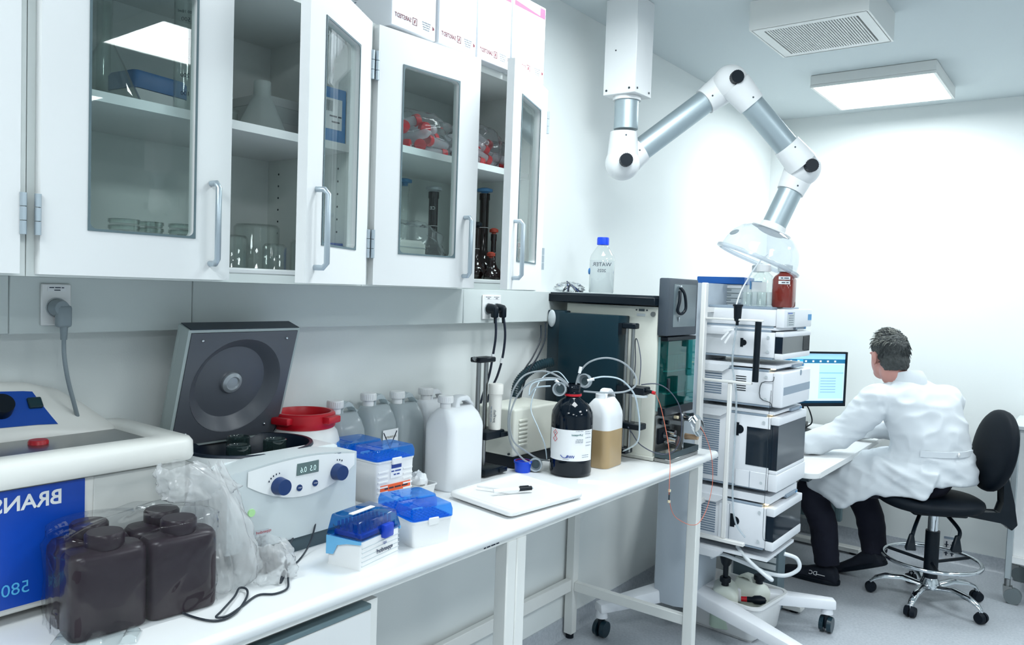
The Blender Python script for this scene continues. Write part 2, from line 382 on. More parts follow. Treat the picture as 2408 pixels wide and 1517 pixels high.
# ------------------------------------------------------------------ things on the bench
MIR, UP = (0, -1, 0), (0, 0, 1)
def rr(w, d, r, z, n=5, c=(0, 0)):
    r = min(r, w / 2 - 1e-4, d / 2 - 1e-4); pts = []
    for cx_, cy_, a in ((w / 2 - r, d / 2 - r, 0), (-w / 2 + r, d / 2 - r, 90), (-w / 2 + r, -d / 2 + r, 180), (w / 2 - r, -d / 2 + r, 270)):
        for k in range(n + 1):
            q = math.radians(a + 90 * k / n); pts.append((c[0] + cx_ + r * math.cos(q), c[1] + cy_ + r * math.sin(q), z))
    return pts
def shell(b, rings, t=.004):   # open vessel: outer rings up, inner rings down
    b.loft(rings, cap=False)
def noise3(x, y, z):
    from mathutils import noise
    return noise.noise(Vector((x, y, z)))
def film(b, c, sx, sy, sz, seed, amp=.25, nu=46, nv=30, sq=3.0, freq=3.2):
    """crumpled closed bag"""
    from mathutils import noise
    def f(u, v):
        th = 2 * math.pi * u; ph = math.pi * v
        x, y, z = math.sin(ph) * math.cos(th), math.sin(ph) * math.sin(th), -math.cos(ph)
        k = (abs(x) ** sq + abs(y) ** sq + abs(z) ** sq) ** (-1 / sq)
        q = Vector((x, y, z)) * freq + Vector((seed, seed * 1.7, 0))
        r = k * (1 + amp * (1 - 2 * abs(noise.noise(q))) - amp * .4 + amp * .5 * noise.noise(q * 2.7))
        return (c[0] + sx * x * r, c[1] + sy * y * r, max(c[2] + sz * z * r, .0015 + .002 * abs(noise.noise(q * 3))))
    return b.grid(f, nu, nv, wrap=True)

# ---- ultrasonic bath
SHELLW = mat('bath_shell', (243, 243, 238), .32, var=.01)
t = thing('ultrasonic_bath', 'white ultrasonic bath with blue front panel and steel tank at the left edge', 'ultrasonic bath', (0, 0, ZB))
B().hexa([(.03, .43, .012), (.303, .43, .012), (.303, .845, .012), (.03, .845, .012), (.02, .42, .24), (.312, .42, .24), (.312, .852, .24), (.02, .852, .24)], .012, 3).done('housing', SHELLW, t)
def ring4(x0, x1, y0, y1, z, r): return rr(x1 - x0, y1 - y0, r, z, 5, ((x0 + x1) / 2, (y0 + y1) / 2))
B().loft([ring4(.012, .328, .408, .862, .238, .03), ring4(.01, .332, .404, .866, .246, .034), ring4(.011, .331, .405, .865, .273, .034), ring4(.017, .325, .411, .859, .2815, .03), ring4(.05, .28, .448, .82, .2845, .035), ring4(.06, .27, .458, .81, .279, .034), ring4(.064, .266, .462, .806, .24, .033)], cap=False).done('rim', SHELLW, t, angle=60)
B().loft([ring4(.0645, .2655, .4625, .8055, .274, .033), ring4(.068, .262, .466, .802, .15, .04), ring4(.085, .245, .483, .785, .13, .03)], cap=True).done('tank', STEEL, t, angle=50)
B().box(.07, .26, .468, .80, .195, .1965).done('water', glass('bath_water', (205, 216, 216), .03, 1.33), t)
# console behind the tank
q = [(.40, .27), (.40, .362), (.47, .378), (.58, .382), (.66, .376), (.72, .358), (.77, .325), (.815, .287), (.82, .27)]
cb = B().prism([(a, b) for a, b in q], 'x', -.0, .0)
cb.bm.free(); cb = B()
rings = []
for x, k in ((.006, .96), (.018, 1.), (.032, 1.), (.044, .93), (.1, .22), (.108, .02)):
    rings.append([(x, a, .27 + (b - .27) * k) for a, b in q])
cb.loft(rings).done('console', SHELLW, t, angle=50)
pan = []
def conf(y, k):   # point on the sloped console face
    h = 0
    for (a0, b0), (a1, b1) in zip(q, q[1:]):
        if a0 <= y <= a1 and a1 > a0: h = b0 + (b1 - b0) * (y - a0) / (a1 - a0)
    return h
P1 = lambda y, s: (.044 + .056 * s + .001, y, .27 + (conf(y, 0) - .27) * (.93 - .71 * s) + .0014)
cp = B(); cp.grid(lambda u, v: P1(.43 + .236 * u + .03 * u * v, .12 + .82 * v), 14, 4)
cp.done('control_panel', mat('panel_blue', (10, 76, 176), .35, var=.05), t, label='blue control panel')
kn = B().cyl((.066, .6, .328), (.09, .6, .347), .024, .021, 28).done('knob', BLK, t)
sw = B().box(-.012, .012, -.013, .013, -.003, .006, .002, 1).done('rocker_switch', mat('switch_green', (14, 50, 58), .3), t); sw.location = P1(.664, .42); sw.rotation_euler = (0, math.radians(51), 0)
bb = B().box(.31, .3135, .42, .652, .03, .232).done('front_label', mat('label_blue', (12, 72, 182), .3, var=.12, scale=9), t, label='blue printed front label')
text('BRANSON', .036, (.3142, .612, .208), MIR, UP, PAPER, bb, align='L', bold=.0008)
text('5800', .03, (.3142, .561, .062), MIR, UP, mat('label_cyan', (90, 190, 240), .5), bb, align='L')
B().box(.3105, .3125, .668, .846, .02, .232, .001, 1).done('side_recess', mat('bath_recess', (228, 230, 226), .4, var=.01), t)
o = B().lathe([(.0, .0), (.0125, .0), (.013, -.045), (.0175, -.044), (.0175, .017), (.0155, .02), (0, .02)][3:], n=28).done('red_stopper', RED); B().cyl((0, 0, -.125), (0, 0, -.0445), .014, n=20).done('vial', LABG, o)
o.location = (.16, .635, ZB + .262); tag(o, 'red capped vial standing in the ultrasonic bath', 'vial')

# ---- brown bottles wrapped in film
BRN = mat('brown_hdpe', (36, 22, 32), .34, spec=.35, var=.08, scale=20)
ang = math.atan2(-.075, .2)
grp = thing('bottle_pack_film', 'clear film bag wrapped around the dark brown bottles', 'plastic bag', (.408, .695, ZB), -6)
FILM = glass('packing_film', (250, 251, 252), .06, 1.4, bump=.25, bscale=9, gain=1.1)
from mathutils import noise as _n
def fr_(u, v):
    th = 2 * math.pi * u; c_, s_ = math.cos(th), math.sin(th); k = (abs(c_) ** 5 + abs(s_) ** 5) ** -.2
    w = 1 + .02 * _n.noise(Vector((c_ * 3, s_ * 3, v * 5))) + .035 * max(0, 1 - abs(_n.noise(Vector((c_ * 2.2 + v * 1.5, s_ * 2.2 - v * 2.4, v * 1.2)))) * 9)
    w += .03 * math.exp(-((v - .6 - .03 * c_) / .018) ** 2)
    if v < .72: h, e = v / .72, 1.
    else: h, e = 1 + .12 * math.sin((v - .72) / .28 * 1.6), max(.02, 1 - ((v - .72) / .28) ** 1.6)
    return (.079 * c_ * k * w * e, .131 * s_ * k * w * e, .001 + .165 * h * (1 + .05 * _n.noise(Vector((c_ * 2, s_ * 2, 1)))))
B().grid(fr_, 110, 44, wrap=True).done('film', FILM, grp, angle=80)
for i, (a, b) in enumerate(((-.037, -.066), (-.037, .066), (.037, -.066), (.037, .066))):
    bt = thing('brown_bottle', ['squat dark brown bottle at the back left of the wrapped pack', 'squat dark brown bottle at the back right of the wrapped pack', 'squat dark brown bottle at the front left of the wrapped pack', 'squat dark brown bottle at the front right of the wrapped pack'][i], 'bottle', group='brown bottles in film')
    M = Matrix.Rotation(math.radians(-6), 4, 'Z') @ Vector((a, b, 0)); bt.location = (.408 + M.x * .97, .695 + M.y * .95, ZB + .003); bt.rotation_euler = (0, 0, math.radians(-6))
    B().loft([rr(.066, .12, .016, 0), rr(.0715, .1245, .02, .006), rr(.0715, .125, .022, .115), rr(.07, .1235, .022, .13), rr(.063, .114, .022, .138), rr(.05, .07, .02, .14), rr(.045, .05, .02, .148)]).done('body', BRN, bt, angle=50)
    B().lathe([(.0, .139), (.03, .139), (.031, .142), (.031, .161), (.028, .165), (0, .165)], n=30).done('cap', BRN, bt)
# crumpled clear bag beside the centrifuge
bg = thing('crumpled_bag', 'crumpled translucent plastic bag slumped against the white centrifuge', 'plastic bag', (.405, .875, ZB))
BAG = glass('crumpled_poly', (250, 252, 253), .16, 1.35, body=.42, body_rgb=(255, 255, 255), bump=.3, bscale=16, gain=1.)
def pleated(c, rx, ry, h, seed, lean=(0, 0), nu=90, nv=40, top=.35):
    """gathered film bag: soft lengthwise pleats that open towards the bottom"""
    def f(u, v):
        th = 2 * math.pi * u; z = v
        env = (top + (1 - top) * math.sin(min(1., (1 - z) * 1.25) * math.pi / 2)) * (1 if z > .06 else .75 + .25 * z / .06)
        q = Vector((math.cos(th) * 1.7, math.sin(th) * 1.7, z * 1.1 + seed))
        r = env * (1 + .34 * _n.noise(q * 1.6) + .16 * _n.noise(q * 4.2 + Vector((0, 0, z * 2))) + .05 * _n.noise(q * 9))
        return (c[0] + rx * r * math.cos(th) + lean[0] * z, c[1] + ry * r * math.sin(th) + lean[1] * z, c[2] + .001 + h * z * (1 + .12 * _n.noise(Vector((math.cos(th) * 2, math.sin(th) * 2, seed)))) )
    return B().grid(f, nu, nv, wrap=True)
pleated((0, 0, 0), .062, .068, .235, 3.1, (-.01, -.035)).done('bag_body', BAG, bg, angle=80)
pleated((.035, .075, 0), .06, .05, .075, 9.2, (.0, .0), 70, 20, .6).done('bag_mouth', BAG, bg, angle=80)
pleated((-.015, -.04, .18), .05, .07, .07, 5.7, (.0, -.05), 60, 20, .5).done('bag_tail', BAG, bg, angle=80)
# blister tray at the picture's lower edge
t = thing('blister_tray', 'clear moulded blister tray lying before the wrapped brown bottles', 'tray', (.475, .6, ZB), 52)
B().grid(lambda u, v: ((u - .5) * .13, (v - .5) * .05, .002 + .012 * (max(0, math.sin(u * 5 * math.pi)) ** .5) * (1 if .15 < v < .85 else 0)), 50, 12).done('tray', glass('blister', (240, 246, 247), .05, 1.5, body=.06, gain=1.5), t, angle=60)

# ---- centrifuge
CW = mat('centrifuge_white', (232, 237, 238), .35, var=.01); CG = mat('centrifuge_grey', (208, 217, 219), .38, var=.012)
t = thing('centrifuge', 'white benchtop centrifuge with its grey lid open and two blue knobs', 'centrifuge', (0, 0, ZB))
y0, y1, xf = .905, 1.247, .372
B().box(.06, xf - .012, y0 + .012, y1 - .01, .0, .035).done('base', mat('slate_plastic', (72, 92, 100), .5), t, smooth=False)
# rounded back shell
def sh(z, e=0.): return [(xf - .075, y0 + e, z), (xf - .075, y1 - e, z)] + [(.11 + (xf - .185) * .0 + .05 * math.cos(a) - 0, (y0 + y1) / 2 + ((y1 - y0) / 2 - e) * (1 if False else math.sin(a) if True else 0), z) for a in [math.radians(90 - 180 * k / 16) for k in range(0)]]
def outline(z, e):
    pts = []; w = (y1 - y0) / 2 - e; cy_ = (y0 + y1) / 2
    for k in range(25):
        a = math.radians(90 + 180 * k / 24); pts.append((.2 + .17 * math.cos(a) * 1. + e * .5, cy_ + w * math.copysign(abs(math.sin(a)) ** .6, math.sin(a)), z))
    return [(xf - .07, cy_ + w, z)] + pts + [(xf - .07, cy_ - w, z)]
B().loft([outline(.036, .006), outline(.12, .0), outline(.19, .0), outline(.207, .004), outline(.212, .014), [(.195 + .149 * .86 * math.cos(a_), (y0 + y1) / 2 + .149 * math.sin(a_), .2135) for a_ in [math.atan2((p_[1] - (y0 + y1) / 2) * .86, p_[0] - .195) for p_ in outline(.2, .014)]]], cap=False).done('body_shell', CW, t, angle=50)
# front panel, bulging fascia
def fr(z): return xf + .018 * math.sin(math.pi * min(1, max(0, (z - .03) / .2)))
fp = B()
def frow(z, dx):
    return [(fr(z) + dx - .02 * abs(2 * u - 1) ** 4, y0 + (y1 - y0) * u, z) for u in [k / 16 for k in range(17)]]
zt = lambda u: .202 + .018 * math.sin(math.pi * u)
cols = 20; rows = 14
def fpt(u, v): z = .036 + (zt(u) - .036) * v; return (xf + .014 * math.sin(math.pi * u) ** .7 * (.35 + .65 * v) - .004, y0 + (y1 - y0) * u, z)
front = [[fpt(k / cols, j / rows) for j in range(rows + 1)] for k in range(cols + 1)]
vf = [[fp.bm.verts.new(p) for p in c] for c in front]; vb = [[fp.bm.verts.new((xf - .072, p[1], p[2])) for p in (c[0], c[-1])] for c in front]
for i in range(cols):
    for j in range(rows): fp.bm.faces.new((vf[i][j], vf[i + 1][j], vf[i + 1][j + 1], vf[i][j + 1]))
    fp.bm.faces.new((vf[i][rows], vf[i + 1][rows], vb[i + 1][1], vb[i][1])); fp.bm.faces.new((vf[i + 1][0], vf[i][0], vb[i][0], vb[i + 1][0])); fp.bm.faces.new((vb[i][0], vb[i][1], vb[i + 1][1], vb[i + 1][0]))
for i in (0, cols): fp.bm.faces.new([vf[i][j] for j in range(rows + 1)] + [vb[i][1], vb[i][0]])
fp.done('front_panel', CG, t, angle=35)
# lens-shaped control fascia
def fas(u, v):   # u across, v up
    uu = .12 + .85 * u; lo = .128 - .0 + .045 * (2 * u - 1) ** 2; hi = zt(uu) - .004
    z = lo + (hi - lo) * v; vv = (z - .036) / (zt(uu) - .036); p = fpt(uu, vv); return (p[0] + .0025, p[1], p[2])
fo = B(); fo.grid(fas, 24, 8).done('control_fascia', mat('fascia_white', (240, 243, 243), .3, var=.01), t, angle=60, label='white lens shaped control panel')
NAVY = mat('navy_knob', (20, 52, 104), .4, var=.08)
def onf(u, v, dx=.0): p = fpt(u, v); return (p[0] + dx, p[1], p[2])
for u, v, r in ((.335, .70, .0195), (.80, .74, .0195)):
    p = onf(u, v); B().cyl((p[0], p[1], p[2]), (p[0] + .024, p[1], p[2]), r, r * .86, 32).done('knob', NAVY, t)
    mk = B()
    for k in range(7):
        a = math.radians(60 + 15 * k); mk.box(p[0] + .003, p[0] + .0038, p[1] + .029 * math.cos(a) - .0012, p[1] + .029 * math.cos(a) + .0012, p[2] + .027 * math.sin(a) - .0018, p[2] + .027 * math.sin(a) + .0018)
    mk.done('dial_marks', INK, t, kind='stuff')
    scrawl((p[0] + .0036, p[1], p[2] + .042), MIR, UP, .022, .004, INKL, t, 5)
for u, v in ((.49, .615), (.615, .635)):
    p = onf(u, v); B().cyl((p[0], p[1], p[2]), (p[0] + .005, p[1], p[2]), .0075, .007, 20).done('button', NAVY, t)
    text('open', .005, (p[0] + .0055, p[1], p[2]), MIR, UP, PAPER, t)
p = onf(.55, .84); B().box(p[0] - .004, p[0] + .0038, p[1] - .03, p[1] + .03, p[2] - .0135, p[2] + .0135, .001, 1).done('display', mat('lcd_grey', (96, 116, 116), .25), t, label='grey liquid crystal display')
text('0.5  0.6', .017, (p[0] + .0043, p[1], p[2] - .002), MIR, UP, mat('lcd_white', (205, 230, 226), .5, emit=(200, 228, 226), es=.25), t, sx=.85)
p = onf(.155, .46); B().cyl((p[0] - .002, p[1], p[2]), (p[0] + .003, p[1], p[2]), .0085, .008, 22).done('power_button', mat('button_green', (176, 222, 160), .3, emit=(170, 235, 150), es=.05), t, label='pale green power button')
p = onf(.2, .12); st = B().box(p[0] + .0012, p[0] + .0022, p[1] - .03, p[1] + .028, p[2] - .016, p[2] + .018).done('type_label', mat('label_silver', (196, 202, 206), .4, metal=.2), t)
text('eppendorf', .009, (p[0] + .0026, p[1] + .015, p[2] + .012), MIR, UP, mat('ink_red', (190, 40, 60), .6), st)
for k in range(4): text('5702 00347 V' if k % 2 else 'No 230 W 50-60', .006, (p[0] + .0026, p[1], p[2] + .003 - .0055 * k), MIR, UP, INK, st)
text('Centrifuge 5702', .0165, (p[0] + .004, p[1] + .022, p[2] - .034), MIR, UP, mat('ink_navy', (40, 54, 84), .6), t)
# chamber
DK = mat('chamber_dark', (6, 26, 44), .35, var=.1)
B().lathe([(.15, .2135), (.148, .2185), (.14, .2185), (.134, .208), (.128, .17), (.122, .15), (.03, .14), (.0, .14)], (.195, (y0 + y1) / 2, 0), n=48, sx=.86, cap=False).done('rotor_chamber', DK, t)
for dy, dx in ((-.055, .035), (.045, .03), (.0, -.05)):
    o = B().lathe([(.022, .16), (.027, .2), (.027, .226), (.024, .228), (.022, .222), (.02, .17)], (.195 + dx, (y0 + y1) / 2 + dy, 0), n=28, cap=False).done('tube_bucket', glass('bucket_glass', (150, 175, 175), .05, 1.5, body=.15, body_rgb=(120, 150, 150), gain=2), t)
# open lid
ld = bpy.data.objects.new('lid', None)
lm = B()
outer = lambda x, e: [(x, y0 + .02 + e, .0 + e), (x, y1 - .025 - e, 0 + e), (x, y1 - .025 - e, .29 - e), (x, y0 + .02 + e, .29 - e)]
lb = B().box(-.035, -.0135, y0 + .02, y1 - .027, .0, .29, .006, 2)
for a_ in ((y0 + .0202, y0 + .0275, .001, .289), (y1 - .0335, y1 - .0272, .001, .289), (y0 + .0275, y1 - .0335, .001, .0075), (y0 + .0275, y1 - .0335, .2825, .289)): lb.box(-.02, .0125, *a_)
lid = lb.done('lid', mat('lid_outer', (172, 184, 184), .45, var=.02), t)
lid.location = (.085, 0, .212); lid.rotation_euler = (0, math.radians(17), 0)
LID = mat('lid_grey', (84, 88, 96), .36, var=.06, scale=6)
yc, zc_ = (y0 + y1) / 2 - .004, .146
B().plate(y0 + .028, y1 - .034, .008, .282, yc - .118, yc + .118, zc_ - .118, zc_ + .118, .012, .0145, .117, 14).done('liner', LID, lid)
B().lathe([(.1179, .0145), (.115, .013), (.096, -.008), (.09, -.012), (.03, -.012), (.027, -.009), (.0, -.009)], (0, yc, zc_), (1, 0, 0), 48, cap=False).done('lid_dish', LID, lid, angle=30)
B().lathe([(.026, -.0115), (.025, -.004), (.017, .0), (.014, -.004), (.0, -.004)], (0, yc, zc_), (1, 0, 0), 32, cap=False).done('hub_cap', mat('hub_grey', (166, 172, 178), .3, metal=.4), lid)
for a, b in ((-.11, .118), (.112, .118), (.1, -.11), (-.11, -.11)):
    B().sphere((.015, yc + a, zc_ + b), .0036, 12, 8).done('screw', CHROME, lid)
B().box(-.03, .0135, y0 + .025, y1 - .032, .2895, .2912).done('latch_edge', DK, lid)
B().tube([(.02, y1 - .045, .0), (.025, y1 - .045, .03)], .0022, 8, 0).done('hinge_pin', CHROME, lid)

# black lead with a coaxial plug and its adapter
CAB = mat('black_cable', (22, 34, 46), .5)
t = thing('power_adapter_lead', 'thin black lead with barrel plug lying on the bench front', 'cable', (0, 0, ZB))
B().tube([(.452, .772, .012), (.455, .748, .005), (.50, .747, .003), (.553, .764, .003), (.556, .80, .004), (.512, .855, .004), (.48, .878, .006), (.468, .87, .008), (.49, .845, .005), (.535, .79, .008), (.552, .768, .008), (.553, .79, .004), (.535, .83, .003), (.512, .88, .003), (.53, .905, .003), (.528, .935, .004), (.495, .962, .006), (.475, .975, .01), (.455, .985, .022), (.47, .975, .034), (.49, .957, .016), (.5, .94, .006), (.488, .955, .02), (.468, .985, .026), (.452, .992, .012)], .0021, 8, 6).done('lead', CAB, t)
B().cyl((.452, .77, .011), (.468, .798, .013), .0058, .0066, 16).done('plug', BLK, t); B().cyl((.468, .798, .013), (.474, .808, .0137), .003, n=12).done('plug_tip', CHROME, t)
t = thing('power_adapter', 'small black power adapter half hidden by the crumpled bag', 'adapter', (.395, .975, ZB), 20)
B().box(-.028, .028, -.026, .026, 0, .034, .004, 2).done('case', BLK, t)
B().tube([(.028, .01, .012), (.05, .03, .005), (.04, .08, .003), (.035, .12, .02), (.03, .15, .055), (.015, .155, .058), (-.0, .13, .045), (.02, .06, .03), (.03, .02, .02)], .002, 8, 8).done('lead', CAB, t)

# ---- red-lidded drum
t = thing('plastic_drum', 'white plastic drum with a red screw lid behind the centrifuge', 'drum', (.11, 1.292, ZB))
B().lathe([(.085, 0), (.094, .006), (.096, .03), (.096, .16), (.094, .185), (.087, .21), (.074, .225), (.072, .235)], n=48).done('drum_body', mat('hdpe_white', (238, 240, 238), .4, var=.01), t, angle=50)
B().lathe([(.079, .222), (.082, .226), (.083, .24), (.081, .258), (.077, .262), (.07, .262), (.067, .254), (.066, .24), (0, .24)], n=48).done('lid', RED, t, label='red screw lid')
for a in (15, 105, 195, 285):
    g = B().box(.076, .099, -.026, .026, .238, .256, .004, 2); g.xf(Matrix.Rotation(math.radians(a), 4, 'Z')); g.done('grip_lug', RED, t)

# ---- jerrycans
def jerrycan(loc, rz, label, m, capm, w=.12, l=.155, h=.215, liquid=None):
    t = thing('jerrycan', label, 'jerrycan', loc, rz)
    b = B(); b.loft([rr(w * .93, l * .95, .022, 0), rr(w, l, .026, .006), rr(w, l, .026, h * .74), rr(w * .97, l * .985, .026, h * .8), rr(w * .74, l * .93, .024, h * .91), rr(w * .42, l * .84, .018, h * .985), rr(w * .3, l * .8, .014, h)])
    b.done('body', m, t, angle=50)
    # grip: a thick ridge along the can with an opening through it
    hd = B(); z0, z1 = h * .86, h * 1.13; ya, yb = -l * .12, l * .5
    outl = [(ya - .012, z0), (yb - .004, z0), (yb - .006, z0 + .022), (yb - .034, z1 - .006), (yb - .046, z1), (ya + .022, z1), (ya + .008, z1 - .005)]
    cy_ = (ya + yb) / 2; hol = [(cy_ - .03, h * .985), (cy_ + .022, h * .985), (cy_ + .03, h * .99 + .004), (cy_ + .012, z1 - .019), (cy_ + .002, z1 - .015), (cy_ - .022, z1 - .015), (cy_ - .032, z1 - .019)]
    th_ = w * .16
    for lp in (outl, hol):
        vs = [hd.bm.verts.new((-th_, a, b_)) for a, b_ in lp]
        for q in range(len(vs)): hd.bm.edges.new((vs[q], vs[(q + 1) % len(vs)]))
    bmesh.ops.triangle_fill(hd.bm, use_beauty=True, edges=hd.bm.edges[:], normal=(1, 0, 0))
    ex = bmesh.ops.extrude_face_region(hd.bm, geom=hd.bm.faces[:]); bmesh.ops.translate(hd.bm, verts=[v for v in ex['geom'] if isinstance(v, bmesh.types.BMVert)], vec=(2 * th_, 0, 0))
    bmesh.ops.recalc_face_normals(hd.bm, faces=hd.bm.faces)
    sharp = [e for e in hd.bm.edges if len(e.link_faces) == 2 and e.calc_face_angle(0) > .8]; bmesh.ops.bevel(hd.bm, geom=sharp, offset=.005, segments=2, affect='EDGES', profile=.5, clamp_overlap=True)
    hd.done('handle', m, t, angle=50)
    c = B().lathe([(.016, h - .002), (.016, h + .016), (.0225, h + .016), (.023, h + .018), (.023, h + .034), (.021, h + .037), (0, h + .037)], (0, -l / 2 + .034, 0), n=30).done('cap', capm, t)
    rb = B()
    for k in range(26):
        a = 2 * math.pi * k / 26; rb.box(.0225, .0236, -.0012, .0012, h + .018, h + .034); 
        bmesh.ops.rotate(rb.bm, verts=rb.bm.verts[-8:], cent=(0, 0, 0), matrix=Matrix.Rotation(a, 3, 'Z'))
    rb.xf(Matrix.Translation((0, -l / 2 + .034, 0))).done('cap_ribs', capm, c, kind='stuff')
    if liquid:
        B().loft([rr(w * .94 + .001, l * .96 + .001, .022, .0012), rr(w + .0012, l + .0012, .0266, .006), rr(w + .0012, l + .0012, .0266, liquid[0]), rr(w - .002, l - .002, .025, liquid[0])], cap=False).done('liquid', liquid[1], t, angle=50)
    return t
HDPE = mat('hdpe_milky', (240, 243, 246), .42, var=.01)
MILK = glass('hdpe_translucent', (240, 246, 248), .2, 1.4, body=.84, body_rgb=(226, 235, 238), gain=.7)
CAPW = mat('cap_white', (240, 241, 241), .4, var=.01)
jerrycan((.222, 1.765, ZB), 4, 'opaque white jerrycan standing foremost, left of the cartridge stand', HDPE, CAPW, .115, .166, .24)
jerrycan((.07, 1.82, ZB), 0, 'white jerrycan half hidden behind the foremost white can', HDPE, CAPW, .1, .118, .24)
jerrycan((.07, 1.695, ZB), 0, 'faint translucent jerrycan against the wall behind the tall tip box', MILK, CAPW, .1, .118, .24)
t = jerrycan((.07, 1.577, ZB), 4, 'translucent jerrycan with a crossed out paper label', MILK, CAPW, .1, .118, .245)
jerrycan((.07, 1.454, ZB), 5, 'translucent grey jerrycan right of the red lidded drum', MILK, CAPW, .1, .118, .235)
lb = thing('crossed_label', 'white paper label struck out with a black cross on a jerrycan', 'label', (.1235, 1.592, ZB + .125), 4)
B().box(0, .0008, -.03, .035, -.055, .052).done('paper', PAPER, lb)
text('museum', .013, (.0014, .005, .03), MIR, UP, mat('ink_gold', (110, 96, 60), .6), lb)
for k in range(3): scrawl((.0014, .005, .012 - .016 * k), MIR, UP, .05, .005, INKL, lb, k)
for s in (-1, 1): B().tube([(.0016, -.028 * s, .045), (.0018, .03 * s, -.05)], .0014, 6, 0).done('pen_stroke', INK, lb)

# ---- tip boxes and racks
BLID = glass('blue_clear_lid', (160, 216, 255), .06, 1.5, body=.34, body_rgb=(20, 158, 255), gain=1.)
TIPT = mat('tip_tray_blue', (20, 110, 220), .4)
def tipbox(loc, rz, label, h, w=.085, l=.125, logo=None, lidh=.03, group='pipette tip boxes'):
    t = thing('tip_box', label, 'tip box', loc, rz, group)
    B().loft([rr(w * .92, l * .92, .006, 0), rr(w * .93, l * .93, .008, .004), rr(w, l, .009, h)]).done('base', WPLA, t, angle=50)
    B().loft([rr(w * 1.03, l * 1.03, .01, h - .004), rr(w * 1.03, l * 1.03, .01, h + .001), rr(w * .9, l * .93, .01, h + .001), rr(w * .9, l * .93, .01, h - .004)], closed=True).done('rim', WPLA, t, angle=50)
    B().box(-w * .42, w * .42, -l * .44, l * .44, h - .002, h + .004).done('tip_tray', TIPT, t)
    b = B()
    for i in range(6):
        for j in range(8): b.cyl((-w * .34 + w * .136 * i, -l * .38 + l * .1085 * j, h + .004), (-w * .34 + w * .136 * i, -l * .38 + l * .1085 * j, h + .008), .0032, n=6)
    b.done('tips', mat('tip_clear', (60, 130, 210), .3), t, kind='stuff')
    lid = B().loft([rr(w * 1.06, l * 1.06, .011, h + .0015), rr(w * 1.06, l * 1.06, .011, h + lidh * .6), rr(w * .98, l * 1.0, .011, h + lidh), rr(w * .9, l * .92, .011, h + lidh + .0006)]).done('lid', BLID, t, angle=40, label='clear blue lid')
    B().box(-w * .3, w * .34, -l * .28, -l * .24, h + lidh, h + lidh + .0015).done('lid_ridge', BLID, lid)
    B().box(w * .5, w * .56, -l * .13, l * .13, h - .012, h + .006, .002, 1).done('latch', WPLA, t)
    if logo: text(logo, .013, (w * .475, 0, h * .5), MIR, UP, mat('ink_navy', (40, 54, 84), .6), t, bold=.0003)
    return t
def ribs(t, h, w, l):
    b = B()
    for s in (-1, 1):
        for k in range(9):
            z = .02 + (h - .05) * k / 8; b.box(w * .47, w * .5 + .0006, s * l * .33 - .016, s * l * .33 + .016, z, z + .004)
    b.done('ribs', WPLA, t, kind='stuff')
t = tipbox((.288, 1.412, ZB), -2, 'tall white tip box with blue lid and orange label', .152, .095, .128)
ribs(t, .152, .095, .128)
B().box(.047, .0482, -.018, .02, .105, .145).done('logo_label', PAPER, t)
B().box(.0478, .0488, -.016, .018, .13, .143).done('logo_bar', mat('ink_royal', (24, 62, 150), .5), t); scrawl((.0488, 0, .123), MIR, UP, .032, .005, mat('ink_royal', (24, 62, 150), .5), t, 2); scrawl((.0488, 0, .114), MIR, UP, .024, .005, mat('ink_royal', (24, 62, 150), .5), t, 4)
ol = B().box(.0462, .0475, -.05, .052, .072, .09).done('orange_label', mat('label_orange', (240, 96, 44), .5), t); scrawl((.0479, 0, .081), MIR, UP, .085, .006, INK, ol, 6)
t = tipbox((.188, 1.395, ZB), -3, 'tall white tip box with blue lid nearer the centrifuge', .155, .095, .12); ribs(t, .155, .095, .12)
tipbox((.433, 1.357, ZB), -14, 'blue lidded tip box at the back of the front three', .062, .085, .115)
tipbox((.512, 1.332, ZB), -14, 'blue lidded tip box with dark lettering on its white base', .06, .08, .108, 'eppendorf')
# large rack with tall sloping lid
t = thing('pipette_rack_box', 'white pipette tip rack with tall smoky blue lid at the bench front', 'tip box', (.5, 1.157, ZB), 9.2)
w, l = .092, .134
B().loft([rr(w, l, .006, 0), rr(w, l, .007, .004), rr(w * .985, l * .985, .007, .06)]).done('base', WPLA, t, angle=45)
b = B()
for k in range(5): b.box(w / 2 - .001, w / 2 + .0007, -l * .48, l * .48, .008 + .0095 * k, .0095 + .0095 * k)
b.done('base_lines', LGREY, t, kind='stuff')
SKY = mat('sky_plastic', (112, 186, 232), .4)
hp = [(-w / 2, .022), (-w / 2, .062), (w / 2, .062), (w / 2, .056), (w * .1, .052), (-w * .18, .045), (-w * .3, .024)]
for s in (-1, 1): B().prism(hp, 'y', s * (l / 2 + .0005), s * (l / 2 + .0035)).done('hinge_cheek', SKY, t)
B().box(-w * .4, w * .42, -l * .43, l * .45, .062, .073, .002, 1).done('tip_tray', mat('tray_royal', (14, 62, 186), .35), t)
b = B()
for i in range(6):
    for j in range(9): b.cyl((-w * .32 + w * .125 * i, -l * .38 + l * .095 * j, .073), (-w * .32 + w * .125 * i, -l * .38 + l * .095 * j, .09), .0035, .0028, 8)
b.done('tips', glass('tip_plastic', (150, 200, 240), .1, 1.4, body=.3, body_rgb=(120, 180, 230)), t, kind='stuff')
lw, ll = w / 2 + .003, l / 2 + .002
SMOK = glass('smoky_blue_lid', (120, 192, 232), .05, 1.5, body=.16, body_rgb=(20, 120, 200), gain=1.2)
ld_ = B().hexa([(-lw, -ll, .0625), (lw, -ll, .0625), (lw, ll, .0625), (-lw, ll, .0625), (-lw * .8, -ll * .93, .108), (lw * .75, -ll * .93, .1), (lw * .75, ll * .93, .1), (-lw * .8, ll * .93, .108)], .004, 2).done('lid', SMOK, t, label='smoky blue transparent lid')
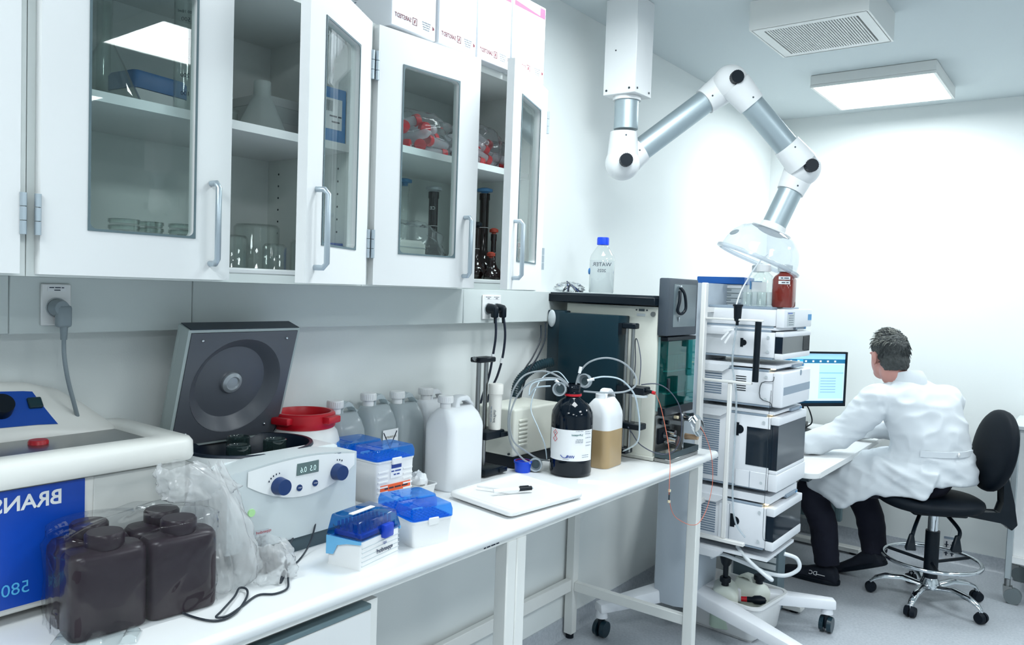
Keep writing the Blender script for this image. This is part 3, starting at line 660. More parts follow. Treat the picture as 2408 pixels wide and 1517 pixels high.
B().box(-.008, .004, -.045, .03, .1065, .1085).done('paper_strip', PAPER, ld_)
B().box(w / 2 - .004, w / 2 + .011, .0, .032, .052, .082, .004, 2).done('latch', mat('tray_royal', (14, 62, 186), .35), t)
text('eppendorf', .0135, (w / 2 + .0012, .012, .026), MIR, UP, mat('ink_navy', (40, 54, 84), .6), t, bold=.0003)
text('epi', .011, (w / 2 + .0012, .012, .04), MIR, UP, mat('ink_royal', (24, 62, 150), .5), t)
text('dorf', .012, (-.02, -ll - .0005, .085), (-1, 0, 0), UP, INK, t)

# ---- white trays and the board
def opentray(loc, rz, label, w, l, h, taper=.85):
    t = thing('open_tray', label, 'tray', loc, rz)
    B().loft([rr(w * taper, l * taper, .006, .0), rr(w, l, .008, h), rr(w * 1.07, l * 1.07, .01, h), rr(w * 1.07, l * 1.07, .01, h - .003), rr(w, l, .008, h - .004)], cap=False).done('sides', WPLA, t, angle=40)
    B().box(-w * taper / 2, w * taper / 2, -l * taper / 2, l * taper / 2, .0003, .003).done('bottom', WPLA, t)
    return t
opentray((.3, 1.30, ZB), 0, 'small white tray squeezed between centrifuge and tip boxes', .1, .07, .045)
opentray((.225, 1.60, ZB), 0, 'small white tray holding a wad of paper by the white jerrycan', .1, .07, .04)
o = film(B(), (.235, 1.60, ZB + .04), .025, .025, .03, 2.2, .3, 20, 14, 2, 2).done('paper_wad', PAPER); tag(o, 'white paper wad sticking out of the small tray', 'paper')
t = thing('tray_lid', 'flat white tray lid with raised border lying on the bench', 'lid', (.447, 1.782, ZB), 0)
cor = [(.312 - .447, 1.645 - 1.782), (.564 - .447, 1.603 - 1.782), (.595 - .447, 1.912 - 1.782), (.31 - .447, 1.969 - 1.782)]
def inset(k): return [(a * k, b * k) for a, b in cor]
def rc(k, z, n=4):
    P4 = inset(k); out = []
    for i in range(4):
        a, b, c_ = Vector(P4[i - 1]), Vector(P4[i]), Vector(P4[(i + 1) % 4]); u1 = (a - b).normalized() * .018; u2 = (c_ - b).normalized() * .018
        for q in range(n + 1):
            s = q / n; m_ = (b + u1) * (1 - s) ** 2 + b * 2 * s * (1 - s) + (b + u2) * s * s; out.append((m_.x, m_.y, z))
    return out
B().loft([rc(.98, .006), rc(1., .009), rc(1., .017), rc(.985, .02), rc(.9, .02), rc(.86, .012), rc(.8, .011)], cap=True).done('panel', WPLA, t, angle=50)
for a, b in ((.08, .1), (-.08, .1), (.08, -.11), (-.08, -.11)): B().cyl((a, b, 0), (a, b, .0065), .01, n=12).done('foot', LGREY, t)
t = thing('marker_pen', 'white marker pen with a black cap lying on the tray lid', 'marker', (.44, 1.775, ZB + .0185), 62)
B().cyl((-.06, 0, .006), (.02, 0, .006), .0055, n=16).done('barrel', PAPER, t); B().cyl((.02, 0, .006), (.06, 0, .006), .0068, .0062, 16).done('cap', BLK, t); B().cyl((.06, 0, .006), (.065, 0, .006), .0035, n=10).done('tip_end', LGREY, t); B().box(.022, .05, -.002, .002, .0125, .0145).done('clip', BLK, t)
t = thing('felt_pen', 'slim white pen lying across the tray lid beside the marker', 'pen', (.385, 1.755, ZB + .0185), 18)
B().cyl((-.05, 0, .004), (.05, 0, .004), .0035, n=12).done('barrel', WPLA, t); B().cyl((.05, 0, .004), (.062, 0, .004), .0035, .001, 12).done('tip', LGREY, t)
o = B().box(-.045, .045, -.025, .025, 0, .0006).done('paper_slip', PAPER); o.location = (.51, 2.1, ZB); o.rotation_euler = (0, 0, .5); tag(o, 'white paper slip under the edge of the dark solvent bottle', 'paper')
# ------------------------------------------------------------------ preparative chromatograph at the bench end
CREAM = mat('cream_steel', (222, 224, 214), .4, var=.015); TEAL = mat('dark_teal_paint', (2, 38, 50), .42, spec=.3, var=.05); TEALD = mat('dark_teal_edge', (10, 40, 52), .4)
NEARM = (-1, 0, 0)
t = thing('flash_chromatograph', 'dark teal and cream chromatography instrument with tinted glass door and tilted screen', 'chromatograph', (0, 0, ZB))
B().box(.12, .505, 2.512, 2.76, .014, .552, .004, 2).done('cabinet', CREAM, t)
B().box(.13, .51, 2.508, 2.765, .002, .016, .002, 1).done('plinth', mat('plinth_cream', (206, 208, 200), .4), t)
B().box(.14, .394, 2.43, 2.5115, .03, .515, .004, 2).done('side_housing', TEAL, t)
B().box(.062, .1395, 2.47, 2.5115, .02, .522, .004, 2).done('rear_housing', TEALD, t)
B().sphere((.082, 2.469, .49), .022, 24, 12, (.8, .35, 1.5)).done('knob', LGREY, t)
B().box(.004, .508, 2.475, 2.765, .555, .585, .003, 1).done('top_tray', BLK, t, label='black tray top')
B().box(.0155, .496, 2.487, 2.752, .5855, .59).done('tray_mat', mat('tray_mat', (30, 44, 54), .6), t)
# usb strip and button on the cream side
B().cyl((.487, 2.5118, .525), (.487, 2.507, .525), .009, n=24).done('power_button', STEEL, t)
B().box(.43, .452, 2.509, 2.5118, .534, .542).done('usb_port', SCREW, t); B().box(.422, .456, 2.5105, 2.5118, .516, .525).done('serial_label', LGREY, t)
for x in (.42, .462): B().cyl((x, 2.5118, .538), (x, 2.509, .538), .003, n=10).done('screw', SCREW, t)
# screen
sc = B().box(.507, .547, 2.505, 2.752, .45, .655, .006, 2).done('screen_housing', mat('screen_grey', (62, 72, 82), .45, var=.04), t)
B().box(.5465, .5485, 2.545, 2.732, .482, .635).done('display', mat('display_glass', (104, 118, 124), .2, var=.03), sc)
B().tube([(.552, 2.585, .622), (.566, 2.592, .6), (.57, 2.598, .55), (.562, 2.582, .53), (.555, 2.565, .54), (.558, 2.57, .575), (.554, 2.58, .61)], .0055, 10).done('stylus_cord', BLK, sc)
B().cyl((.553, 2.583, .518), (.55, 2.588, .50), .0035, .001, 10).done('stylus', CHROME, sc); B().cyl((.548, 2.585, .626), (.556, 2.585, .626), .006, n=12).done('stylus_clip', CHROME, sc)
# tinted fraction collector
TINT = glass('teal_glass', (130, 206, 204), .02, 1.5, gain=1.2)
fcx = B(); fcx.box(.507, .515, 2.52, 2.757, .18, .445)
fc = fcx.done('collector_back', mat('collector_back', (120, 150, 152), .5), t)
B().box(.5155, .544, 2.52, 2.757, .165, .195, .002, 1).done('collector_floor', BLK, fc); B().box(.5155, .544, 2.52, 2.757, .432, .447, .002, 1).done('collector_roof', BLK, fc)
B().box(.541, .5437, 2.526, 2.754, .1955, .4315).done('tinted_door', TINT, t, label='teal tinted glass door'); B().box(.5155, .541, 2.522, 2.5255, .1955, .4315).done('tinted_side', TINT, t)
for z in (.24, .32): 
    B().box(.518, .538, 2.545, 2.735, z, z + .004).done('tube_shelf', mat('rack_pale', (190, 220, 216), .4), fc)
    for k in range(8): B().cyl((.528, 2.56 + .0225 * k, z + .005), (.528, 2.56 + .0225 * k, z + .06), .0075, n=12).done('test_tube', LABG, fc)
B().box(.542, .55, 2.526, 2.542, .255, .3, .002, 1).done('door_latch', BLK, t)
# pump deck
B().box(.5055, .512, 2.52, 2.755, .03, .164).done('pump_deck', STEEL, t, smooth=False)
B().box(.51, .572, 2.516, 2.76, .0, .016, .003, 1).done('drip_tray', STEEL, t)
tr = B()
for a in ((.569, .5725, 2.5165, 2.7595), (.513, .569, 2.5165, 2.52), (.513, .569, 2.7562, 2.7595)): tr.box(*a, .0162, .036)
tr.done('drip_tray_wall', mat('tray_slate', (70, 86, 92), .4, metal=.4), t)
B().box(.512, .518, 2.535, 2.62, .06, .115).done('dark_recess', BLKM, t)
for z, l_ in ((.075, .05), (.1, .04)): B().cyl((.515, 2.59, z), (.515 + l_, 2.59, z - .003), .019 if z < .09 else .012, n=28).done('pump_head', CHROME, t)
for y, z, r in ((2.555, .14, .011), (2.60, .132, .008), (2.57, .09, .01)): B().cyl((.511, y, z), (.522, y, z), r, n=20).done('port_ring', BLK, t)
vv = B().cyl((.512, 2.668, .15), (.55, 2.668, .15), .02, n=28).done('injection_valve', STEEL, t); B().cyl((.55, 2.668, .15), (.575, 2.668, .15), .014, .016, 20).done('valve_rotor', CHROME, vv); B().cyl((.575, 2.668, .16), (.587, 2.67, .163), .006, n=12).done('valve_screw', BLK, vv)
B().box(.512, .555, 2.645, 2.655, .03, .12).done('bracket', STEEL, t); B().cyl((.53, 2.63, .15), (.545, 2.63, .15), .006, n=12).done('yellow_fitting', mat('fitting_cream', (226, 212, 180), .5), t)
B().cyl((.54, 2.71, .07), (.59, 2.71, .072), .012, .009, 16).done('peek_fitting', mat('peek_tan', (190, 160, 130), .5), t)
cl = B()
for k in range(9): cl.tube([(.585 + .012 * math.cos(a) + .0015 * k, 2.70 + .03 * math.cos(a) * .6, .125 - .006 * k * .3 + .032 * math.sin(a)) for a in [2 * math.pi * q / 20 for q in range(21)]], .0011, 6, 2)
cl.done('sample_coil', CHROME, t, kind='stuff')
# column clamp rods on the near side
for x in (.421, .446):
    B().cyl((x, 2.445, .035), (x, 2.445, .485), .0065, n=16).done('clamp_rod', STEEL, t)
B().box(.408, .462, 2.43, 2.46, .472, .492, .003, 1).done('clamp_bracket', BLK, t); B().box(.3945, .408, 2.43, 2.46, .45, .49).done('clamp_bracket', BLK, t)
B().box(.40, .51, 2.42, 2.47, .245, .272, .003, 1).done('clamp_bracket', BLK, t); B().box(.395, .50, 2.42, 2.47, .12, .142, .003, 1).done('clamp_bracket', BLK, t); B().box(.396, .45, 2.42, 2.47, .03, .05, .003, 1).done('clamp_bracket', BLK, t)
B().cyl((.49, 2.43, .238), (.49, 2.43, .2445), .028, n=28).done('column_disc', LGREY, t); B().cyl((.485, 2.43, .1425), (.485, 2.43, .238), .011, n=18).done('glass_column', LABG, t)
B().cyl((.511, 2.435, .262), (.535, 2.435, .258), .007, .006, 14).done('fitting_plug', BLK, t); B().cyl((.535, 2.435, .258), (.545, 2.435, .256), .006, n=14).done('fitting_tip', RED, t)

# ---- things on the instrument's tray
t = thing('water_bottle', 'clear glass laboratory bottle with blue cap on the instrument tray', 'bottle', (.178, 2.665, ZB + .592))
B().lathe([(.0, .0), (.045, .001), (.049, .006), (.049, .13), (.044, .15), (.026, .178), (.018, .187), (.018, .205), (.02, .206), (.02, .213)], n=40).done('glass_body', LABG, t, angle=50)
B().lathe([(0, .003), (.046, .003), (.0475, .008), (.0475, .128), (0, .128)], n=40).done('water', glass('water_fill', (250, 252, 253), .02, 1.33, body=.4, body_rgb=(248, 251, 253), gain=.6), t)
B().lathe([(.0, .212), (.021, .212), (.023, .2), (.0235, .19), (.0235, .213), (.022, .219), (0, .219)], n=36).done('screw_cap', mat('cap_blue', (0, 70, 230), .4), t, label='bright blue screw cap')
wn = Vector((.5, -.87, 0)); wr = Vector((-.87, -.5, 0))
text('WATER', .021, Vector((0, 0, .112)) + wn * .0505, wr, UP, INK, t); text('2025', .017, Vector((0, 0, .088)) + wn * .0505, wr, UP, INK, t)
B().sphere((-.038, -.032, .085), .008, 14, 8, (.6, .6, 1.6)).done('label_dot', mat('dot_blue', (60, 130, 200), .5), t)
t = thing('tubing_tangle', 'tangle of clear sleeves and thin tubing on the black tray', 'tubing', (.075, 2.58, ZB + .591))
for k in range(9):
    a = random.uniform(-1, 1); b_ = random.uniform(-.6, .6)
    B().tube([(-.03 + .01 * k * .5, -.03 * a, .004), (.0, b_ * .03, .012 + .006 * k % .03), (.02 * a, .03, .022 + .02 * abs(a)), (.05, .035 * b_, .004)], .0022, 6, 6).done('tube_piece', (LABG if k % 3 else BLUE) if k % 2 else INK, t)
film(B(), (.01, .0, .016), .05, .045, .02, 4.4, .5, 30, 16, 2.2, 3).done('sleeve', FILM, t, angle=80)

# ---- column stand with cartridge (left)
t = thing('cartridge_stand', 'black clamp stand with twin steel rods holding a white cartridge', 'stand', (0, 0, ZB))
for y in (1.908, 1.945): B().cyl((.19, y, .02), (.19, y, .37), .0075, n=16).done('rod', STEEL, t)
B().box(.172, .215, 1.885, 1.965, .362, .378, .003, 1).done('top_clamp', BLK, t); B().cyl((.195, 1.885, .372), (.21, 1.86, .378), .006, n=12).done('clamp_screw', STEEL, t)
for z in (.12, .005): B().box(.165, .245, 1.89, 1.985, z, z + (.026 if z > .1 else .022), .005, 2).done('clamp', BLK, t); B().box(.205, .25, 1.96, 2.0, z + .002, z + .018, .004, 2).done('clamp_jaw', BLK, t)
t = thing('flash_cartridge', 'white plastic cartridge column with printed side in the clamp stand', 'cartridge', (.225, 1.955, ZB + .147))
B().lathe([(0, 0), (.019, 0), (.02, .004), (.021, .1), (.021, .112), (.0245, .114), (.0245, .142), (.022, .146), (0, .146)], n=32).done('body', mat('cartridge_white', (236, 234, 228), .4), t)
wn2 = Vector((.55, -.83, 0)); text('puriflash', .012, Vector((0, 0, .045)) + wn2 * .0212, (0, 0, 1), (.83, .55, 0), INK, t); scrawl(Vector((0, 0, .05)) + wn2 * .0216 + Vector((-.01, -.004, 0)), (0, 0, 1), (.83, .55, 0), .05, .005, INKL, t, 9)
t = thing('evaporator_pump', 'beige metal case with louvred vents behind the dark bottle', 'pump', (0, 0, ZB))
B().box(.065, .232, 2.052, 2.32, .04, .2, .008, 3).done('case', CREAM, t); B().box(.07, .228, 2.06, 2.315, .003, .0395).done('base', BLK, t)
for k in range(7): B().box(.2315, .2375, 2.075, 2.125, .075 + .0135 * k, .083 + .0135 * k, .002, 1).done('louvre', CREAM, t)
for a, b in ((.09, 2.08), (.2, 2.08), (.09, 2.3), (.2, 2.3)): B().cyl((a, b, 0), (a, b, .0035), .01, n=12).done('foot', RUB, t)
B().cyl((.215, 2.052, .05), (.215, 2.046, .05), .004, n=10).done('screw', SCREW, t)

# ---- amber 2.5 l bottle
AMB = mat('amber_glass', (2, 14, 26), .07, spec=.35, var=.2)
t = thing('solvent_bottle', 'large dark amber glass solvent bottle with white label', 'bottle', (.395, 2.148, ZB))
B().lathe([(.0, .0), (.06, .0), (.067, .006), (.0685, .014), (.0685, .19), (.066, .207), (.056, .225), (.04, .243), (.028, .25), (.0235, .256), (.0235, .262), (.026, .264), (.026, .268), (.0225, .27), (.0225, .28), (.024, .281), (.024, .286), (.0225, .288), (.0225, .296)], n=56, cap=False).done('glass_body', AMB, t, angle=50)
B().lathe([(.0275, .2565), (.0285, .26), (.0275, .264), (.024, .264), (.024, .2565)], n=40, cap=False).done('tamper_ring', RED, t, label='red ring on the neck')
d0 = math.atan2(-2.148, 1.7586 - .395)    # label centred towards the camera side
a0, a1 = d0 - 1.25, d0 + 1.2
lb = B().grid(lambda u, v: (.0692 * math.cos(a0 + (a1 - a0) * u), .0692 * math.sin(a0 + (a1 - a0) * u), .055 + .1 * v), 30, 2).done('label', PAPER, t)
def onl(u, z, dr=.0006): a = a0 + (a1 - a0) * u; return Vector((.0692 + dr, 0, 0)).length * Vector((math.cos(a), math.sin(a), 0)) + Vector((0, 0, z))
def ltext(s, size, u, z, m, **k):   # short runs of lettering bent round the bottle, one piece per few letters
    a = a0 + (a1 - a0) * u; text(s, size, onl(u, z, .0012), (math.sin(a), -math.cos(a), 0), UP, m, lb, **k)
TEALI = mat('ink_teal', (40, 110, 110), .6); NAVI = mat('ink_navy', (40, 54, 84), .6)
ltext('2-Propanol', .0085, .62, .139, TEALI, bold=.0002)
ltext('VWR', .012, .50, .069, mat('ink_royal', (24, 62, 150), .5), bold=.0004); ltext('CHEMICALS', .004, .42, .0605, NAVI)
for k, (u, z) in enumerate(((.66, .152), (.85, .15), (.84, .143), (.66, .125), (.66, .1205), (.66, .116), (.86, .13), (.86, .115), (.86, .105), (.8, .0745), (.8, .068))): a = a0 + (a1 - a0) * u; scrawl(onl(u, z, .0012), (math.sin(a), -math.cos(a), 0), UP, .026, .0028, INKL, lb, k)
for z in (.142, .1225):
    c = onl(.17, z, .0011); a = a0 + (a1 - a0) * .17; rv = Vector((math.sin(a), -math.cos(a), 0)); b = B(); w_ = .0095
    for k in range(4):
        dirs = [rv, Vector((0, 0, 1)), -rv, Vector((0, 0, -1))]; p, q_ = c + dirs[k] * w_, c + dirs[(k + 1) % 4] * w_
        b.tube([p, q_], .0007, 5, 0)
    b.done('hazard_diamond', RED, lb); text('!' if z < .13 else 'A', .009, c, rv, UP, INK, lb)
c = onl(.38, .07, .001); a = a0 + (a1 - a0) * .38; rv = Vector((math.sin(a), -math.cos(a), 0))
B().tube([c + rv * -.012 + Vector((0, 0, .004)), c + rv * -.006 + Vector((0, 0, -.004)), c + rv * .004 + Vector((0, 0, -.004)), c + rv * .012 + Vector((0, 0, .003))], .001, 6).done('logo_swoosh', mat('ink_royal', (24, 62, 150), .5), lb)
# tan jerrycan
t = jerrycan((.405, 2.335, ZB), 3, 'milky jerrycan half full of tan liquid behind the dark bottle', HDPE, CAPW, .1, .13, .235, (.13, mat('tan_liquid', (178, 152, 112), .3, var=.06)))
bpy.data.objects.remove([c for c in t.children if c.name.startswith('cap')][0].children[0]); bpy.data.objects.remove([c for c in t.children if c.name.startswith('cap')][0])
B().lathe([(.017, .225), (.017, .25), (.015, .25), (.015, .225)], (0, -.031, 0), n=24, cap=False).done('open_neck', HDPE, t)
# blue cap and grey caps with tubing
o = thing('blue_cup', 'small blue cap standing open side up on the bench', 'cap', (.27, 2.055, ZB))
B().lathe([(0, 0), (.024, 0), (.0255, .003), (.0275, .03), (.03, .0305), (.03, .037), (.026, .037), (.025, .032), (.023, .006), (0, .005)], n=36).done('shell', mat('cup_blue', (0, 74, 214), .38), o); B().lathe([(.0262, .0335), (.0262, .0372), (.0245, .0372), (.0245, .0335)], n=30, cap=False).done('inner_ring', mat('wine_red', (130, 20, 44), .5), o)
def tubecap(c, d, label, r=.0225):
    t = thing('ribbed_closure', label, 'cap', c); CAPG = mat('cap_grey', (168, 178, 184), .45, var=.03)
    B().lathe([(0, -.003), (r * .9, -.003), (r, 0), (r, .02), (r * .84, .02), (r * .8, .004), (0, .003)], (0, 0, 0), d, 32).done('shell', CAPG, t, angle=40)
    B().lathe([(0, .0031), (r * .6, .0031), (r * .6, .006), (0, .006)], (0, 0, 0), d, 24).done('liner', mat('cap_dark_liner', (70, 90, 96), .5), t)
    rb = B(); dv = Vector(d).normalized(); u = dv.orthogonal().normalized(); v = dv.cross(u)
    for k in range(28):
        a = 2 * math.pi * k / 28; p = (u * math.cos(a) + v * math.sin(a)) * r; rb.tube([p, p + dv * .02], .0009, 5, 0)
    rb.done('ribs', CAPG, t, kind='stuff'); return t
PTFE = glass('ptfe_tube', (236, 243, 247), .15, 1.4, body=.45, body_rgb=(240, 247, 251)); PT2 = mat('pale_tube', (196, 212, 222), .35)
DKT = mat('dark_tube_core', (52, 40, 60), .5); OUTL = []
def hose(name, label, pts, r, m, core=None, cat='tubing'):
    t = thing(name, label, cat, pts[0])
    loc = [Vector(p) - Vector(pts[0]) for p in pts]
    B().tube(loc, r, 10, 8).done('hose', m, t)
    if core: B().tube(loc, r * .4, 6, 8).done('inner_line', core, t)
    return t
hose('solvent_hose', 'pale solvent tube looping high to the right of the bottle neck', [(.4, 2.15, 1.144), (.401, 2.17, 1.196), (.425, 2.19, 1.236), (.471, 2.22, 1.253), (.512, 2.26, 1.239), (.54, 2.29, 1.201), (.552, 2.28, 1.168), (.53, 2.25, 1.146), (.48, 2.2, 1.141), (.433, 2.15, 1.145)], .003, PTFE, DKT)
hose('solvent_hose', 'pale tube curving from the right grey cap down beside the tan can', [(.421, 2.2, 1.178), (.454, 2.24, 1.188), (.496, 2.28, 1.179), (.519, 2.33, 1.132), (.522, 2.36, 1.072), (.52, 2.38, 1.008), (.5, 2.4, .951), (.43, 2.425, .905)], .0028, PT2)
hose('solvent_hose', 'outermost pale tube looping left of the bottle down to the bench', [(.4, 2.14, 1.145), (.365, 2.12, 1.182), (.311, 2.1, 1.202), (.27, 2.05, 1.189), (.262, 2.0, 1.145), (.262, 1.98, 1.083), (.262, 1.98, 1.021), (.262, 2.0, .965), (.285, 2.03, .92), (.3, 2.055, .902)], .003, PTFE, DKT)
hose('solvent_hose', 'inner pale tube looping left of the bottle to the lying cap', [(.397, 2.14, 1.145), (.375, 2.1, 1.18), (.347, 2.06, 1.185), (.31, 2.02, 1.17), (.275, 2.0, 1.12), (.266, 1.98, 1.052), (.268, 2.0, .98), (.285, 2.05, .94), (.307, 2.09, .913), (.315, 2.14, .9)], .0029, PTFE, DKT)
hose('solvent_hose', 'thin tube hanging in front of the beige case', [(.373, 2.16, 1.159), (.3, 2.2, 1.192), (.245, 2.2, 1.174), (.245, 2.15, 1.135), (.262, 2.1, 1.073), (.307, 2.08, 1.019), (.33, 2.09, .964), (.32, 2.12, .91)], .002, PT2, DKT)
hose('solvent_hose', 'short pale tube knotted behind the left grey cap', [(.324, 2.12, 1.153), (.279, 2.1, 1.144), (.254, 2.1, 1.116), (.247, 2.12, 1.149), (.276, 2.14, 1.165), (.322, 2.16, 1.171)], .0027, PT2)
hose('capillary_line', 'dark capillary circling in front of the cream instrument', [(.499, 2.42, 1.152), (.549, 2.44, 1.158), (.583, 2.47, 1.134), (.607, 2.5, 1.083), (.61, 2.52, 1.014), (.6, 2.53, .95), (.575, 2.52, .911), (.53, 2.5, .905), (.475, 2.48, .93), (.457, 2.45, .971), (.458, 2.415, .999)], .002, mat('slate_line', (70, 76, 92), .4))
hose('capillary_line', 'thin grey capillary arched against the cream side panel', [(.491, 2.42, 1.151), (.483, 2.44, 1.231), (.458, 2.46, 1.295), (.437, 2.48, 1.3), (.43, 2.5, 1.222), (.425, 2.505, 1.16)], .0018, mat('slate_line', (70, 76, 92), .4))
t = hose('orange_capillary', 'orange capillary hanging in a long loop over the bench edge', [(.545, 2.435, 1.128), (.556, 2.46, 1.08), (.585, 2.46, .98), (.615, 2.43, .9), (.63, 2.40, .84), (.63, 2.406, .778), (.63, 2.44, .722), (.63, 2.501, .685), (.63, 2.593, .649), (.63, 2.667, .643), (.63, 2.735, .688), (.635, 2.759, .78), (.63, 2.745, .88), (.615, 2.72, .95), (.6, 2.705, .985)], .0011, mat('orange_line', (226, 120, 92), .4))
for z in (.812, .775): B().cyl((.085, -.032, z - 1.135), (.085, -.0315, z - 1.128), .005, n=14).done('fitting', mat('fitting_cream', (226, 212, 180), .5), t)
B().cyl((.085, -.032, .778 - 1.128), (.085, -.032, .803 - 1.128), .0028, n=10).done('connector_body', SCREW, t)
tubecap((.363, 2.12, 1.147), (.35, -.9, .1), 'grey ribbed cap on the tubing left of the bottle neck')
tubecap((.41, 2.2, 1.171), (.1, -.95, .25), 'grey ribbed cap hanging over the tan can')
tubecap((.297, 2.09, .8935), (.5, -.85, .08), 'grey ribbed cap lying behind the blue cup', .022)
for i, (p, d) in enumerate((((.352, 2.105, 1.176), (.5, .3, -.5)), ((.405, 2.165, 1.2), (.1, .2, 1.)), ((.425, 2.185, 1.176), (.7, .35, .25)))):
    o = B().cyl((0, 0, 0), Vector(d).normalized() * .022, .0052, n=12).done('tube_tag', PAPER); o.location = p; tag(o, ['white printed sleeve on the tube left of the neck', 'white printed sleeve on the tube rising from the neck', 'white printed sleeve on the tube at the right cap'][i], 'tag', 'tube sleeves')
# corrugated hose behind
b = B(); pts = spline([(.14, 2.4, 1.2), (.111, 2.36, 1.19), (.08, 2.32, 1.16), (.067, 2.285, 1.12), (.066, 2.275, 1.0725)], 14); rings = []; u = None
for i, p in enumerate(pts):
    tn = (pts[min(i + 1, len(pts) - 1)] - pts[max(i - 1, 0)]).normalized(); u = tn.orthogonal().normalized() if u is None else (u - tn * u.dot(tn)).normalized(); v = tn.cross(u); r = .019 if i % 2 else .0165
    rings.append([p + (u * math.cos(2 * math.pi * k / 16) + v * math.sin(2 * math.pi * k / 16)) * r for k in range(16)])
o = b.loft(rings).done('corrugated_hose', mat('hose_slate', (14, 46, 56), .45), angle=20); tag(o, 'dark corrugated hose curving behind the beige case', 'hose')

# ------------------------------------------------------------------ sockets and mains leads
def socket(y, z, label, n=1):
    t = thing('wall_socket', label, 'socket', (.0605, y, z)); w = .045 * n + .012
    B().box(0, .006, -w / 2, w / 2, -.042, .042, .002, 1).done('plate', WPLA, t)
    for k in range(n):
        c = (k - (n - 1) / 2) * .045
        B().lathe([(.0205, .0062), (.0205, .008), (.0185, .008), (.018, .0065), (0, .0064)], (0, c, -.006), (1, 0, 0), 28, cap=False).done('outlet', LGREY, t)
        lb = B().box(.006, .0066, c - .017, c + .017, .027, .037).done('label_strip', PAPER, t); scrawl((.0069, c, .0345), MIR, UP, .028, .003, INK, lb, 1); scrawl((.0069, c, .0295), MIR, UP, .014, .003, INK, lb, 2)
    return t
socket(.704, 1.405, 'single white socket with a grey plug under the left cabinet')
socket(2.12, 1.402, 'double white socket with two black plugs near the instrument', 2)
t = thing('grey_mains_lead', 'grey mains plug and lead running down behind the ultrasonic bath', 'mains lead', (0, 0, 0)); G = mat('plug_grey', (140, 152, 158), .45)
b = B().lathe([(.0175, .0), (.0175, .014), (.014, .026), (.0, .028)], (.071, .703, 1.399), (1, 0, 0), 26); b.box(.078, .1, .694, .722, 1.36, 1.405, .006, 2); b.done('plug', G, t, angle=45)
B().cyl((.089, .709, 1.361), (.089, .709, 1.335), .0075, .006, 14).done('strain_relief', G, t)
B().tube([(.089, .709, 1.338), (.09, .71, 1.3), (.09, .718, 1.25), (.085, .735, 1.19), (.05, .77, 1.1), (.014, .8, .95), (.012, .81, .875)], .0042, 10).done('lead', G, t)
for i, (y, q) in enumerate(((2.098, [(.1, 2.10, 1.365), (.103, 2.1, 1.305), (.095, 2.1, 1.246), (.079, 2.1, 1.163), (.05, 2.1, 1.08), (.03, 2.08, .95), (.03, 2.06, .875)]), (2.143, [(.1, 2.145, 1.365), (.105, 2.15, 1.305), (.097, 2.15, 1.229), (.076, 2.15, 1.159), (.05, 2.14, 1.09), (.035, 2.12, .95), (.035, 2.1, .875)]))):
    t = thing('black_mains_lead', ['black mains plug and lead in the left outlet of the double socket', 'black mains plug and lead in the right outlet of the double socket'][i], 'mains lead', (0, 0, 0), group='black mains leads')
    b = B().lathe([(.017, .0), (.017, .012), (.013, .03), (.0, .034)], (.0705, y, 1.397), (1, 0, 0), 24); b.box(.085, .106, y - .01, y + .012, 1.366, 1.404, .005, 2); b.done('plug', BLK, t, angle=45)
    B().cyl((.098, y + .002, 1.367), (.099, y + .002, 1.347), .006, .0048, 12).done('strain_relief', BLK, t)
    B().tube(q, .0042, 10).done('lead', mat('cable_navy', (14, 26, 46), .5), t)
    p0, p1 = Vector(q[2]), Vector(q[3]); B().cyl(p0.lerp(p1, .05), p0.lerp(p1, .3), .0056, n=12).done('cable_tag', PAPER, t)
for i, (a, c_) in enumerate((((.089, 2.46, 1.342), 0), ((.075, 2.45, 1.33), .02))):
    o = B().tube([(a[0] - .03, a[1], a[2]), (.1 - c_, 2.4, 1.28), (.105 - c_, 2.35, 1.219), (.09 - c_, 2.3, 1.14), (.03, 2.33, .96), (.03, 2.34, .876)], .003, 8).done('signal_cable', CAB); tag(o, ['thin black cable dropping behind the dark instrument housing, upper one', 'thin black cable dropping behind the dark instrument housing, lower one'][i], 'cable', 'signal cables')
